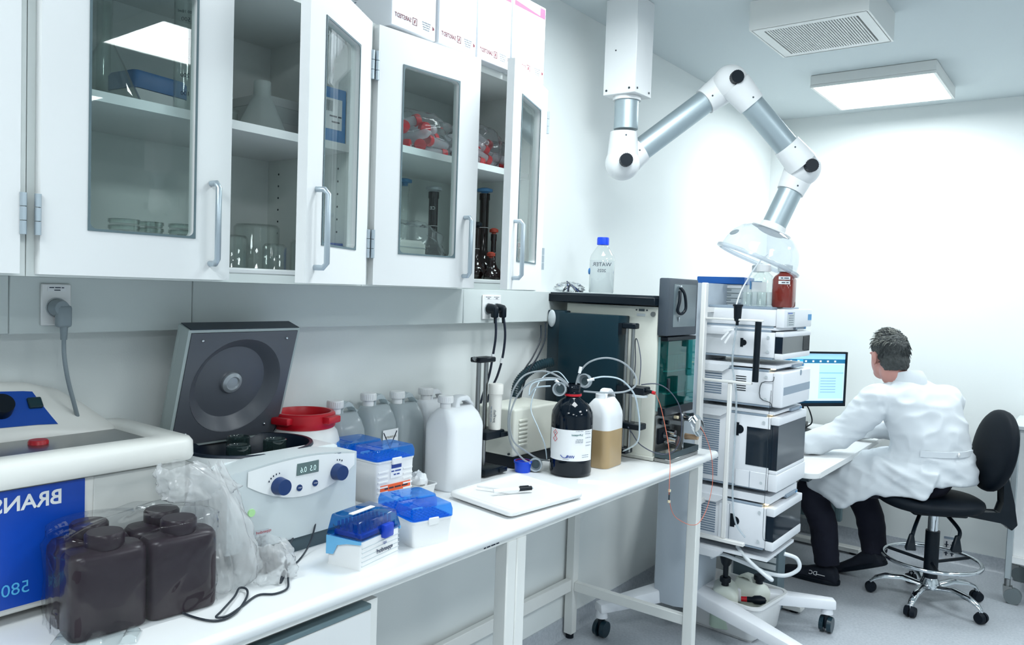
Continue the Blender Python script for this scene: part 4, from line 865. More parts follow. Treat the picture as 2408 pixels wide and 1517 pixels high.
# ------------------------------------------------------------------ HPLC stack on its wheeled stand
MW = mat('module_white', (238, 241, 246), .36, var=.008); MG = mat('module_grey', (150, 166, 182), .45, var=.02); WIN = mat('smoked_window', (14, 30, 44), .12, coat=.4, var=.1); SLOT = mat('vent_slot', (120, 136, 154), .6)
NY, FY, FX, RX = 3.1, 3.452, .757, .43
def module(z0, z1, label, name, win=None, notch=True, inset=.0):
    t = thing(name, label, 'HPLC module', (0, 0, z0)); h = z1 - z0
    B().box(RX, FX - .03, NY, FY, .006, h - .006, .004, 2).done('housing', MW, t)
    B().box(RX + .01, FX - .05, NY + .005, FY - .005, h - .0058, h + .004, .002, 1).done('top_plate', MG, t)
    B().box(RX + .005, FX - .04, NY + .004, FY - .004, -.002, .0058).done('base_plate', MG, t)
    if win == 'wrap':
        B().box(FX - .0295, FX + .004, NY - .004, FY + .004, h * .80, h - .002, .004, 2).done('front_top', MW, t); B().box(FX - .0295, FX + .004, NY - .004, FY + .004, .002, h * .22, .004, 2).done('front_bottom', MW, t)
        B().box(FX - .0292, FX + .001, NY - .001, FY + .001, h * .2205, h * .7995).done('window', WIN, t, label='smoked dark window')
    elif win == 'band':
        B().box(FX - .0295, FX + .012, NY - .006, FY + .004, .002, h - .002, .007, 3).done('front_cover', MW, t); B().box(FX + .0118, FX + .0128, NY + .004, FY - .004, h * .36, h * .58).done('grey_band', MG, t)
        B().cyl((FX + .0115, (NY + FY) / 2 + .04, h - .014), (FX + .013, (NY + FY) / 2 + .04, h - .014), .012, n=20).done('finger_notch', MG, t)
    elif win == 'plain':
        B().box(FX - .0295, FX + .004, NY - .004, FY + .002, .002, h - .002, .004, 2).done('front_cover', MW, t)
    return t
def vents(t, z0, z1, n, x0=RX + .012, x1=RX + .085):
    s0 = None
    for k in range(n):
        z = z0 + (z1 - z0) * k / (n - 1)
        if s0 is None: s0 = B().box(x0, x1, NY - .0012, NY + .001, -.0028, .0028).done('vent_slot', SLOT, t); s = s0
        else: s = s0.copy(); COL.objects.link(s)
        s.location = (0, 0, z)
def halfmoon(t, x, z, r=.018):
    o = B().cyl((x, NY - .0015, z), (x, NY + .002, z), r, n=24).done('grip_notch', BLK, t)
    B().box(x - r * 1.15, x - .002, NY - .0018, NY + .001, z - r * 1.5, z + r * 1.5).done('hinge_strip', BLK, t)
LED = mat('status_light', (250, 230, 190), .4, emit=(255, 226, 170), es=1.2)
pump = module(.452, .628, 'lowest module of the white chromatography stack with a dark window', 'pump_module', 'wrap')
vents(pump, .03, .15, 13); halfmoon(pump, .60, .095); B().box(.575, .5765, NY - .001, NY + .001, .01, .16).done('panel_gap', SLOT, pump); B().box(RX + .1, .57, NY - .0035, NY - .0002, .012, .16, .002, 1).done('side_door', MW, pump)
samp = module(.692, .995, 'tall autosampler module with large smoked window in the stack', 'sampler_module', None)
B().box(FX - .0295, FX + .004, NY - .004, FY + .004, .268, .301, .004, 2).done('front_top', MW, samp); B().box(FX - .0295, FX + .002, NY - .001, FY + .001, .0875, .2675).done('window', WIN, samp, label='smoked dark window')
B().box(FX - .125, FX - .0296, NY - .002, NY + .001, .095, .25).done('side_window', WIN, samp)
B().box(FX - .0295, FX + .004, NY - .004, FY + .004, .072, .087, .003, 2).done('front_rail', MW, samp); B().box(FX - .0295, FX + .008, NY - .006, FY + .006, .002, .0715, .004, 2).done('drawer_front', MW, samp)
B().box(FX - .165, FX - .031, NY - .004, NY - .0002, .003, .071, .002, 1).done('drawer_side', MW, samp); B().box(FX - .105, FX - .1035, NY - .0048, NY - .0041, .003, .071).done('panel_gap', SLOT, samp)
vents(samp, .03, .26, 26); halfmoon(samp, .6, .235)
det = module(1.03, 1.175, 'detector module with a grey front band in the stack', 'detector_module', 'band'); vents(det, .035, .115, 9)
for k in range(7): B().box(.575, .618, NY - .0012, NY + .001, .055 + .0095 * k, .0585 + .0095 * k).done('vent_slot', BLK, det)
B().tube([(FX - .025, NY - .0065, .125), (FX - .03, NY - .0065, .105), (FX - .075, NY - .002, .095), (FX - .078, NY - .002, .035), (FX - .035, NY - .0065, .02), (FX - .03, NY - .0065, .005)], .0014, 6, 3).done('cover_seam', SCREW, det)
oven = module(1.222, 1.335, 'column compartment module with a dark sliding window near the stack top', 'column_module', 'wrap'); halfmoon(oven, .60, .06, .012)
B().box(FX + .0012, FX + .0022, FY - .09, FY - .01, .03, .088).done('dark_tile', BLK, oven)
tray = module(1.348, 1.426, 'white solvent tray with printed panel on top of the stack', 'solvent_tray_module', 'plain')
B().box(FX + .0042, FX + .0052, FY - .05, FY - .004, .03, .055).done('blue_badge', mat('badge_blue', (70, 150, 205), .5), tray)
pl = B().box(FX + .0042, FX + .005, NY + .03, NY + .12, .008, .065).done('print_panel', LGREY, tray); B().box(FX + .005, FX + .0056, NY + .035, NY + .09, .058, .062).done('blue_line', BLUE, pl)
for k in range(5): scrawl((FX + .0056, NY + .075, .05 - .009 * k), MIR, UP, .06, .005, INKL, pl, k)
for m_, zz_ in ((pump, .18), (samp, .305), (det, .15), (oven, .117)):
    B().box(FX - .05, FX - .01, FY - .16, FY - .02, zz_ - .001, zz_ + .012, .002, 1).done('top_console', MG, m_); B().box(FX - .0098, FX - .0088, FY - .05, FY - .03, zz_ + .002, zz_ + .009).done('blue_mark', mat('badge_blue', (70, 150, 205), .5), m_)
    B().box(FX - .045, FX - .03, NY + .01, NY + .03, zz_, zz_ + .005).done('status_light', LED, m_)
    for x, z in ((.70, .03), (.70, zz_ - .03)): B().cyl((x, NY - .0048, z), (x, NY - .004, z), .006, n=16).done('cap_plug', LGREY, m_)
# stand
t = thing('stack_stand', 'white wheeled stand with grey column carrying the chromatography stack', 'stand', (0, 0, 0))
B().prism([(.235, 3.13), (.26, 3.085), (.30, 3.07), (.36, 3.07), (.40, 3.085), (.425, 3.13), (.425, 3.36), (.235, 3.36)], 'z', .13, 1.52).done('column', mat('column_grey', (196, 206, 216), .42, var=.01), t, angle=40)
for i, z in enumerate((.405, .64, 1.0, 1.185, 1.338)):
    sh_ = B().box(.4255, FX - .02, NY + .005, FY - .005, z, z + .012 if z != .64 else z + .03).done('shelf_arm', MW, t)
    b = B().prism([(.43, z - .028), (.52, z - .028), (.545, z - .012), (.55, z + .0), (.43, z)], 'y', NY - .012, NY + .02); b.done('shelf_bracket', MW, sh_)
def sleg(x, y, dz=.11):
    d = Vector((x - .33, y - .24 - 3.0 + .0, 0)); d = Vector((x - .33, y - 3.24, 0)); n_ = Vector((-d.y, d.x, 0)).normalized()
    rings = []
    for s, w, h in ((0., .055, .07), (.25, .05, .06), (.85, .036, .045), (1.05, .03, .04)):
        p = Vector((.33, 3.24, dz + .02 - .02 * s)) + d * s; rings.append([p - n_ * w, p + n_ * w, p + n_ * w * .85 + Vector((0, 0, h)), p - n_ * w * .85 + Vector((0, 0, h))])
    lg = B().loft(rings); lg._bev(list(lg.bm.verts), .008, 2); lg = lg.done('base_leg', MW, t, angle=40)
    B().cyl((x, y, .085), (x, y, .125), .026, .022, 18).done('caster_stem', MW, lg)
    for s in (-1, 1): B().cyl((x + .008 * s, y - .0, .037), (x + .026 * s, y, .037), .036, .033, 28).done('caster_wheel', mat('caster_teal', (12, 44, 56), .3), lg)
    B().box(x - .0075, x + .0075, y - .022, y + .022, .02, .088, .006, 2).done('caster_fork', BLK, lg)
sleg(.13, 2.86); sleg(.86, 3.57); sleg(.93, 2.99); sleg(.14, 3.62)
# tubing rail frame beside the stack
t = thing('rail_stand', 'thin white rail frame with a black rod beside the stack', 'frame', (0, 0, 0)); FRW = mat('frame_white', (240, 240, 238), .4)
B().box(.45, .47, 3.0, 3.03, .43, 1.52, .003, 1).done('post', FRW, t); B().box(.575, .592, 3.012, 3.028, .49, 1.121, .003, 1).done('post', FRW, t)
B().box(.4705, .705, 3.008, 3.03, 1.372, 1.38, .002, 1).done('rail', FRW, t); B().box(.4705, .672, 3.008, 3.03, 1.1215, 1.131, .002, 1).done('rail', FRW, t); B().box(.4705, .672, 3.008, 3.03, .475, .4895, .002, 1).done('rail', FRW, t)
B().box(.46, .47, 3.0305, 3.12, .60, .62).done('strut', FRW, t); B().box(.452, .468, 3.0305, 3.125, 1.4, 1.42).done('strut', FRW, t)
B().cyl((.684, 3.018, 1.135), (.686, 3.018, 1.3715), .0125, n=20).done('black_rod', BLK, t)
B().lathe([(0, 0), (.006, .0), (.006, .014), (.014, .02), (.0165, .075), (.02, .076), (.02, .084), (0, .084)], (.6, 3.019, 1.353), n=24).done('filter_housing', BLK, t)
TC = mat('drain_tube', (226, 232, 236), .3)
hose('drain_tube', 'white tube slanting from the stack front up to the hood', [(.6, 3.0, 1.436), (.61, 3.03, 1.5), (.66, 3.05, 1.6), (.69, 3.07, 1.64)], .003, TC)
hose('drain_tube', 'white tube bundle dropping behind the rail post', [(.59, 3.04, 1.35), (.578, 3.045, 1.2), (.6, 3.05, 1.05), (.602, 3.05, .7), (.62, 3.05, .56), (.66, 3.06, .50)], .004, PTFE)
hose('drain_tube', 'thick white drain hose looping under the lowest module', [(.6, 3.14, .43), (.66, 3.1, .40), (.74, 3.1, .35), (.755, 3.12, .335), (.70, 3.15, .35), (.6, 3.16, .365), (.52, 3.17, .37), (.47, 3.19, .34)], .008, TC)
hose('drain_tube', 'thick white drain hose curving out at the front right of the stack', [(.775, 3.2, .425), (.82, 3.22, .41), (.83, 3.22, .37), (.78, 3.2, .335), (.7, 3.18, .335)], .008, TC)
hose('sense_wire', 'hair thin grey wire hanging down the stack side', [(.727, 3.085, 1.1), (.726, 3.075, 1.0), (.727, 3.075, .8), (.725, 3.075, .62), (.725, 3.08, .51), (.735, 3.09, .50)], .0009, SCREW)
for i, (x, z, a) in enumerate(((.575, 1.335, 15), (.56, 1.31, 50), (.572, 1.30, 60))):
    o = B().box(-.022, .022, -.001, .001, -.004, .004).done('paper_tag', PAPER); o.location = (x, 2.998, z); o.rotation_euler = (0, math.radians(-a if i else -8), 0); tag(o, ['white tag tied level on the tubing frame', 'white tag slanting on the tubing frame, upper', 'white tag slanting on the tubing frame, lower'][i], 'tag', 'tubing tags')
# bottles on the stack
ZT = 1.4305
def reservoir(x, y, label, m, r=.042, h=.148, liquid=None, cap=LGREY):
    t = thing('solvent_reservoir', label, 'bottle', (x, y, ZT))
    B().loft([rr(r * 1.8, r * 1.8, r * .55, .0), rr(r * 2, r * 2, r * .6, .006), rr(r * 2, r * 2, r * .6, h * .74), rr(r * 1.8, r * 1.8, r * .8, h * .84), rr(r * 1.05, r * 1.05, r * .5, h * .93), rr(r * 1.05, r * 1.05, r * .5, h)], cap=False).done('glass_body', m, t, angle=50)
    if liquid: B().loft([rr(r * 1.75, r * 1.75, r * .5, .004), rr(r * 1.93, r * 1.93, r * .56, .009), rr(r * 1.93, r * 1.93, r * .56, liquid)]).done('liquid', MATS['water_fill'], t, angle=50)
    B().lathe([(0, h - .006), (r * .68, h - .006), (r * .7, h + .02), (r * .6, h + .024), (0, h + .024)], n=30).done('cap', cap, t)
    return t
t = reservoir(.575, 3.30, 'clear square reservoir bottle with grey cap, leftmost on the stack', LABG, .04, .15, .05); B().box(-.02, .032, -.0415, -.0405, .07, .105).done('blue_label', mat('label_steel_blue', (70, 130, 180), .5), t)
t = reservoir(.63, 3.205, 'clear square reservoir bottle with pale cap between the other two', LABG, .042, .15, .06, WPLA); B().box(-.03, .03, -.0435, -.0425, .06, .1).done('white_label', glass('paper_film', (240, 242, 244), .3, body=.6), t)
t = reservoir(.72, 3.2, 'amber square reservoir bottle with grey cap and white labels', mat('amber_clear', (128, 44, 34), .12, coat=.5, var=.12), .042, .15)
for z in (.118, .1): lb_ = B().box(-.01, .036, -.0438, -.0425, z - .0065, z + .0065).done('label', PAPER, t); scrawl((.013, -.0443, z), NEARM, UP, .036, .006, INK, lb_, int(z * 1000))
for i, (x, y) in enumerate(((.595, 3.13), (.655, 3.13), (.705, 3.3))):
    t = thing('small_beaker', ['small clear glass jar before the leftmost reservoir', 'small clear glass jar before the amber reservoir', 'small clear glass jar behind the amber reservoir'][i], 'jar', (x, y, ZT)); B().lathe([(0, .001), (.018, .0), (.02, .004), (.02, .055), (.0215, .057), (.019, .057), (.0185, .006), (0, .005)], n=28).done('glass_body', LABG, t)
# box with blue lid behind
t = thing('interface_unit', 'small pale instrument with blue lid standing behind the reservoirs', 'instrument', (0, 0, ZT))
B().box(.30, .495, 3.34, 3.448, .0, .09).done('case', LGREY, t, smooth=False); B().box(.285, .505, 3.325, 3.45, .0905, .122, .003, 1).done('lid', mat('lid_blue', (6, 92, 176), .4), t, label='blue lid')
for z in (.008, .03, .052): B().box(.345, .49, 3.3345, 3.3395, z, z + .018, .001, 1).done('drawer', mat('drawer_grey', (196, 204, 206), .5), t); B().box(.41, .445, 3.332, 3.3344, z + .01, z + .016).done('pull', GPLA, t)
B().box(.345, .49, 3.336, 3.3395, .073, .089).done('panel', WPLA, t)
# tub with waste cans
t = thing('spill_tub', 'white plastic tub on the floor under the stack', 'tub', (.505, 3.36, 0), -6)
w, l, h = .38, .30, .17
B().loft([rr(w * .86, l * .82, .03, .012), rr(w * .9, l * .86, .04, .02), rr(w, l, .045, h), rr(w * 1.06, l * 1.07, .05, h), rr(w * 1.06, l * 1.07, .05, h - .012), rr(w * 1.02, l * 1.03, .05, h - .012), rr(w * .99, l * .985, .045, h - .005), rr(w * .885, l * .845, .04, .024), rr(w * .8, l * .78, .03, .018)], cap=True).done('tub_body', WPLA, t, angle=45)
B().box(-.15, .15, -.11, .11, .0, .0125).done('tub_foot', WPLA, t)
WST = mat('waste_can', (230, 236, 226), .45, var=.02); WL = mat('waste_liquid', (200, 220, 202), .4)
for i, (x, y, r_) in enumerate(((.50, 3.288, 20), (.58, 3.385, 75))):
    t = jerrycan((x, y, .027), r_, ['milky waste can with black funnel cap in the floor tub', 'milky waste can behind the funnel can in the floor tub'][i], WST, BLK, .115, .15, .185, (.08, WL))
t = thing('waste_funnel', 'black safety funnel standing in the waste can neck', 'funnel', (.514, 3.2495, .2505))
B().lathe([(.0, .0), (.011, .0), (.012, .045), (.022, .06), (.034, .115), (.038, .118), (.038, .128), (.0, .13)], (0, 0, 0), n=30).done('funnel_body', BLK, t)
o = B().lathe([(0, 0), (.012, 0), (.012, .02), (.018, .03), (.02, .055), (.012, .075), (0, .08)], (0, 0, 0), (1, .3, .1), 22).done('rubber_bulb', BLK); o.location = (.60, 3.29, .16); tag(o, 'black rubber bulb with red end lying in the tub', 'bulb')
B().lathe([(0, -.025), (.011, -.025), (.0115, -.0005), (0, -.0005)], (0, 0, 0), (1, .3, .1), 18).done('red_end', RED, o)
# hidden low box behind (electronics under the stack)
t = thing('vacuum_unit', 'dark slatted unit behind the waste cans under the stack', 'instrument', (0, 0, 0))
B().box(.43, .64, 3.56, 3.66, .02, .40).done('case', mat('unit_slate', (96, 114, 122), .5), t, smooth=False)
for k in range(5): B().box(.44, .63, 3.554, 3.5595, .22 + .034 * k, .245 + .034 * k).done('slat', LGREY, t)
for x in (.45, .62): B().box(x - .01, x + .01, 3.57, 3.65, 0, .0205).done('foot', RUB, t)

# ------------------------------------------------------------------ exhaust arm
AW = mat('arm_white', (238, 240, 241), .38, var=.008); TUBE = mat('arm_aluminium', (176, 190, 196), .42, metal=.7, var=.02, scale=60)
def extraction_arm(ox, oy, label, group, flip=1):
    t = thing('extraction_arm', label, 'extraction arm', (ox, oy, 0), 0, group)
    cb_ = B().box(-.07, .07, -.066, .066, 2.233, CZ - .0005, .002, 1).done('ceiling_column', AW, t)
    for x, y in ((-.055, -.0665), (.045, -.0665)): B().cyl((x, y, 2.25), (x, y - .002, 2.25), .0042, n=12).done('screw', SCREW, cb_)
    for x, y in ((.0705, -.05), (.0705, .045)): B().cyl((x, y, 2.25), (x + .002, y, 2.25), .0042, n=12).done('screw', SCREW, cb_)
    B().cyl((-.02, -.0665, 2.40), (-.02, -.0675, 2.40), .003, n=10).done('screw', SCREW, cb_)
    J = [Vector((-.008, 0, 1.977)), Vector((.313 * flip, .262, 2.31)), Vector((.552 * flip, .455, 1.985)), Vector((.464 * flip, .38, 1.72))]
    side = (J[1] - J[0]).cross(Vector((0, 0, 1))).normalized()   # towards the camera
    if side.y > 0: side = -side
    r = .047
    B().cyl((0, 0, 2.2325), (0, 0, 2.218), .055, n=32).done('collar', AW, t)
    B().cyl((0, 0, 2.2175), (0, 0, 2.108), r, n=40).done('tube', TUBE, t)
    def joint(c, dirs, name):
        b = B(); b.sphere(c, .068, 32, 18, (1, 1, 1)); o = b.done(name, AW, t)
        for d, ln, off in dirs:
            B().cyl(c + side * off + d * .02, c + side * off + d * ln, .062, .053, 36).done('sleeve', AW, o)
            p = c + side * off + d * (ln - .02); q = p + side * .0525; B().cyl(q, q + side * .003, .0036, n=10).done('screw', SCREW, o)
        k = c + side * .085 if True else c
        kb = B(); kb.cyl(c + side * .04, c + side * .092, .024, .024, 28); 
        for q in range(22):
            a = 2 * math.pi * q / 22; u = side.orthogonal().normalized(); v = side.cross(u); p = c + side * .066 + (u * math.cos(a) + v * math.sin(a)) * .0235; kb.tube([p, p + side * .0255], .0022, 5, 0)
        kb.done('lock_knob', BLK, o, label='black ribbed knob')
        return o
    d01 = (J[1] - J[0]).normalized(); d12 = (J[2] - J[1]).normalized(); d23 = (J[3] - J[2]).normalized(); up = Vector((0, 0, 1))
    joint(J[0], ((up, .12, .0), (d01, .1, -.035)), 'lower_joint'); joint(J[1], ((-d01, .115, -.035), (d12, .12, .02)), 'upper_joint'); joint(J[2], ((-d12, .115, .02), (d23, .1, -.02)), 'outer_joint')
    B().cyl(J[0] + side * -.035 + d01 * .06, J[1] + side * -.035 - d01 * .1, r, n=40).done('tube', TUBE, t)
    B().cyl(J[1] + side * .02 + d12 * .1, J[2] + side * .02 - d12 * .1, r, n=40).done('tube', TUBE, t)
    e = J[2] + side * -.02 + d23 * .25; B().cyl(J[2] + side * -.02 + d23 * .08, e, r, n=40).done('tube', TUBE, t)
    B().cyl(e - d23 * .002, e + d23 * .03, .051, .053, 36).done('hood_collar', AW, t)
    hd = Vector((-.36 * flip, -.18, -1)).normalized()
    HG = glass('hood_acrylic', (248, 250, 252), .03, 1.5, body=.1, body_rgb=(226, 232, 238), gain=1.)
    h = B().lathe([(.045, -.004), (.08, .004), (.115, .024), (.139, .055), (.151, .09), (.156, .118), (.158, .122), (.168, .124), (.17, .13), (.168, .135), (.157, .133)], e + d23 * .018, hd, 56, cap=False).done('dome_hood', HG, t, angle=60, label='clear dome hood')
    c0 = e + d23 * .018
    B().lathe([(.052, -.004), (.08, .002), (.08, .006), (.052, .002)], c0, hd, 40, cap=False).done('hood_flange', AW, t)
    B().lathe([(.158, .123), (.172, .126), (.172, .136), (.158, .14), (.156, .13)], c0, hd, 56, cap=False).done('hood_rim', glass('rim_acrylic', (236, 240, 244), .1, 1.5, body=.3, body_rgb=(240, 244, 248)), t)
    u = hd.orthogonal().normalized(); bd = B().sphere((0, 0, 0), .02, 20, 10, (1.3, .8, .25)); o = bd.done('round_badge', GPLA, t)
    dirn = (side * .55 + Vector((-.75 * flip, 0, 0))); dirn = (dirn - hd * dirn.dot(hd)).normalized(); pos = c0 + hd * .07 + dirn * .142
    nrm = (dirn * .8 - hd * .45).normalized(); o.location = pos; o.rotation_mode = 'QUATERNION'; o.rotation_quaternion = nrm.to_track_quat('Z', 'Y')
    return t
extraction_arm(.225, 2.724, 'white jointed extraction arm with aluminium tubes and clear dome hood', 'extraction arms')
extraction_arm(4.62, 2.98, 'second extraction arm seen mirrored in the left cabinet door', 'extraction arms')

# ------------------------------------------------------------------ desk, screen, keyboard
t = thing('computer_desk', 'white corner desk with rounded edge in front of the seated person', 'desk', (0, 0, 0)); ZD = .70
dp = [(.01, 3.575), (.60, 3.53), (.74, 3.52)] + [(.74 + .06 * math.sin(a), 3.58 - .06 * math.cos(a)) for a in [math.radians(90 * k / 6) for k in range(1, 7)]] + [(.805, 4.2), (.80, 4.95), (.01, 4.95)]
B().prism(dp, 'z', ZD - .026, ZD, .003, 1).done('desk_top', LAM, t, angle=30)
B().box(.1, .72, 3.68, 3.74, ZD - .075, ZD - .0265).done('beam', mat('beam_slate', (24, 44, 54), .5), t); B().box(.3, .36, 3.7405, 4.7, ZD - .07, ZD - .0265).done('beam', mat('beam_slate', (24, 44, 54), .5), t)
for y in (3.70, 4.78):
    lg = B().box(.3, .36, y - .025, y + .025, .04, ZD - .0755, .003, 1).done('leg', STEELW, t); B().box(.06, .72, y - .03, y + .03, .012, .04, .004, 1).done('foot_bar', STEELW, lg)
    for x in (.1, .68): B().cyl((x, y, 0), (x, y, .0125), .02, n=14).done('glide', RUB, lg)
B().box(.3, .36, 4.72, 4.7545, ZD - .0755 - .05, ZD - .0265).done('beam', STEELW, t)
t = thing('computer_monitor', 'black framed computer monitor showing a pale blue window on the desk', 'monitor', (.425, 4.545, ZD), -38.4)
# local: screen faces -y after rotation; width along x? built facing +x
fr_m = B().plate(-.268, .268, .155, .468, -.258, .258, .172, .458, -.012, .012, .002, 2).done('bezel', BLK, t)
B().box(-.011, .004, -.259, .259, .171, .459).done('panel', BLKM, t)
def scr(rgb, y0_, y1_, z0_, z1_, x, es=1.0): return B().box(x, x + .0006, y0_, y1_, z0_, z1_).done('screen_area', mat('screen_%d_%d_%d' % rgb, rgb, .5, spec=.1, emit=rgb, es=es * .42), t)
scr((196, 228, 250), -.257, .257, .173, .457, .0045, .9); scr((40, 110, 150), -.257, .257, .402, .425, .0055, .6); scr((150, 200, 235), -.257, .257, .426, .457, .0055, .8); scr((20, 64, 92), -.257, .257, .173, .186, .0055, .4)
scr((170, 212, 240), .09, .25, .2, .395, .0055, .8); scr((120, 180, 220), .09, .25, .345, .349, .0065, .7); scr((60, 160, 220), -.06, -.02, .404, .423, .0065, .9)
for k in range(9): scr((226, 238, 246), -.2 + .048 * k, -.188 + .048 * k, .408, .418, .0066, .8)
for k in range(6): scr((120, 160, 190), .1, .2, .235 + .016 * k, .238 + .016 * k, .0066, .7)
B().box(-.05, -.013, -.06, .06, .22, .33, .004, 1).done('rear_shell', BLK, t); B().box(-.045, -.02, -.02, .02, .01, .2195).done('stand_post', BLK, t); B().box(-.12, .08, -.11, .11, .0, .0095, .003, 1).done('stand_foot', BLK, t)
for a in (-.02, .03): B().tube([(-.03, a, .175), (-.02, a + .03, .12), (-.04, a + .06, .05), (-.07, a + .02, .012)], .004, 8).done('cable', BLK, t)
t = thing('keyboard', 'black keyboard on the desk before the monitor', 'keyboard', (.5, 4.28, ZD), -20)
B().box(-.065, .065, -.2, .2, 0, .016, .003, 1).done('case', BLK, t); kb = B()
for i in range(5):
    for j in range(17): kb.box(-.055 + .0225 * i, -.036 + .0225 * i, -.192 + .0226 * j, -.173 + .0226 * j, .0162, .021)
kb.done('keys', mat('key_grey', (40, 52, 62), .5), t, kind='stuff', smooth=False)
t = thing('desk_phone_base', 'dark low device beside the keyboard on the desk', 'device', (.33, 4.72, ZD), 10); B().box(-.07, .07, -.06, .06, 0, .035, .006, 2).done('case', BLK, t); B().box(-.05, .02, -.04, .04, .0352, .037).done('panel', MG, t)
t = thing('wall_radiator', 'ribbed grey radiator on the back wall under the desk', 'radiator', (0, 0, 0))
B().box(.16, .56, 4.955, 5.0, .12, .52, .006, 2).done('body', mat('radiator_grey', (120, 146, 152), .5), t); r0 = None
for k in range(14):
    if r0 is None: r0 = B().box(-.008, .008, 4.948, 4.9545, .14, .5).done('rib', mat('radiator_grey', (120, 146, 152), .5), t); r_ = r0
    else: r_ = r0.copy(); COL.objects.link(r_)
    r_.location = (.178 + .028 * k, 0, 0)
for x in (.2, .5): B().box(x - .01, x + .01, 4.99, 5.0295, .2, .4).done('wall_bracket', STEELW, t)

# ------------------------------------------------------------------ swivel chair
t = thing('swivel_chair', 'black swivel lab chair with chrome footring and five star base', 'chair', (1.155, 4.265, 0), 30)
FAB = mat('chair_black', (2, 13, 24), .6, spec=.2, var=.15, scale=60, bump=.1, bscale=400)
def pad(b, c, a_, b_, th, n=36, e=2.6, curve=0.):
    def f(u, v):
        an = 2 * math.pi * u; cx_, sy_ = math.cos(an), math.sin(an); k = (abs(cx_) ** e + abs(sy_) ** e) ** (-1 / e); ph = math.pi * v
        r = math.sin(ph) ** .55; z = -math.cos(ph)
        return (c[0] + a_ * cx_ * k * r, c[1] + b_ * sy_ * k * r, c[2] + th * (abs(z) ** .7) * (1 if z > 0 else -1) + curve * (cx_ * k * r) ** 2)
    return b.grid(f, n, 14, wrap=True)
pad(B(), (-.03, 0, .505), .235, .21, .036, curve=.012).done('seat', FAB, t, angle=60)
bk = pad(B(), (0, 0, 0), .2, .19, .036, e=2.1).xf(Matrix.Translation((.255, 0, .77)) @ Matrix.Rotation(math.radians(100), 4, 'Y')).done('backrest', FAB, t, angle=60)
B().box(-.12, .13, -.07, .07, .445, .474, .01, 2).done('mechanism', BLK, t)
B().prism([(.1, .45), (.3, .43), (.345, .39), (.37, .42), (.35, .52), (.315, .66), (.285, .67), (.305, .52), (.29, .47), (.1, .475)], 'y', -.032, .032, .006, 2).done('back_arm', BLK, t)
for y, x in ((-.12, -.14), (-.1, .07)):
    lv = B().tube([(x * .6, -.05, .45), (x, y - .02, .40), (x - .02, y - .05, .36)], .009, 10).done('lever', BLK, t); B().hexa([(x - .055, y - .075, .31), (x - .005, y - .075, .31), (x - .0, y - .045, .315), (x - .05, y - .045, .315), (x - .03, y - .055, .385), (x - .012, y - .055, .385), (x - .01, y - .04, .385), (x - .028, y - .04, .385)], .004, 1).done('lever_paddle', BLK, lv)
B().cyl((0, 0, .36), (0, 0, .4445), .024, n=28).done('gas_lift', CHROME, t); B().cyl((0, 0, .13), (0, 0, .36), .032, n=28).done('lift_sleeve', BLK, t)
B().lathe([(.034, .07), (.046, .08), (.046, .1), (.034, .13)], n=28).done('hub', CHROME, t)
rg = [(math.cos(2 * math.pi * k / 48) * .215, math.sin(2 * math.pi * k / 48) * .215, .22) for k in range(48)]
b = B(); b.loft([[Vector(p) * (1 + (.0105 / .215) * math.cos(q)) * Vector((1, 1, 0)).length / math.sqrt(2) if False else (p[0] * (1 + .049 * math.cos(q)), p[1] * (1 + .049 * math.cos(q)), p[2] + .0105 * math.sin(q)) for q in [2 * math.pi * j / 10 for j in range(10)]] for p in rg], closed=True).done('foot_ring', CHROME, t)
for k in range(3): a = 2 * math.pi * k / 3 + .3; B().tube([(.03 * math.cos(a), .03 * math.sin(a), .205), (.206 * math.cos(a), .206 * math.sin(a), .218)], .008, 10, 0).done('ring_spoke', BLK, t)
for k in range(5):
    a = 2 * math.pi * k / 5 - .98; c_, s_ = math.cos(a), math.sin(a)
    pts = [(.035, .085), (.12, .105), (.2, .095), (.245, .075), (.262, .055)]; rings = []
    for i, (r, z) in enumerate(pts):
        w_, h_ = .021 - .0022 * i, .014 - .001 * i; rings.append([(r * c_ - s_ * w_ * q[0], r * s_ + c_ * w_ * q[0], z + h_ * q[1]) for q in ((-1, -.6), (1, -.6), (1, .2), (.55, 1), (-.55, 1), (-1, .2))])
    lg = B().loft(rings).done('base_leg', CHROME, t, angle=50)
    cx_, cy_ = .26 * c_, .26 * s_
    for s in (-1, 1): B().cyl((cx_ - s_ * s * .004, cy_ + c_ * s * .004, .028), (cx_ - s_ * s * .024, cy_ + c_ * s * .024, .028), .0275, .022, 22).done('caster_wheel', RUB, lg)
    B().cyl((cx_, cy_, .03), (cx_, cy_, .06), .008, n=12).done('caster_stem', CHROME, lg)
t = thing('chair_card', 'white printed instruction card hanging under the chair seat', 'card', (1.2, 4.5, .17), 8)
B().box(-.028, .028, -.001, .001, 0, .115).done('card', PAPER, t); B().box(-.026, .026, -.0018, -.0011, .1, .112).done('header', MG, t); B().tube([(0, 0, .113), (.01, -.03, .2), (.0, -.1, .285)], .0012, 6).done('string', PAPER, t)
for x, z in ((-.013, .072), (.013, .072), (-.013, .028), (.013, .028)): B().box(x - .003, x + .003, -.0018, -.0011, z - .014, z + .016).done('chair_pictogram', INK, t); B().box(x - .009, x + .009, -.0018, -.0011, z - .003, z + .001).done('chair_pictogram', INK, t)

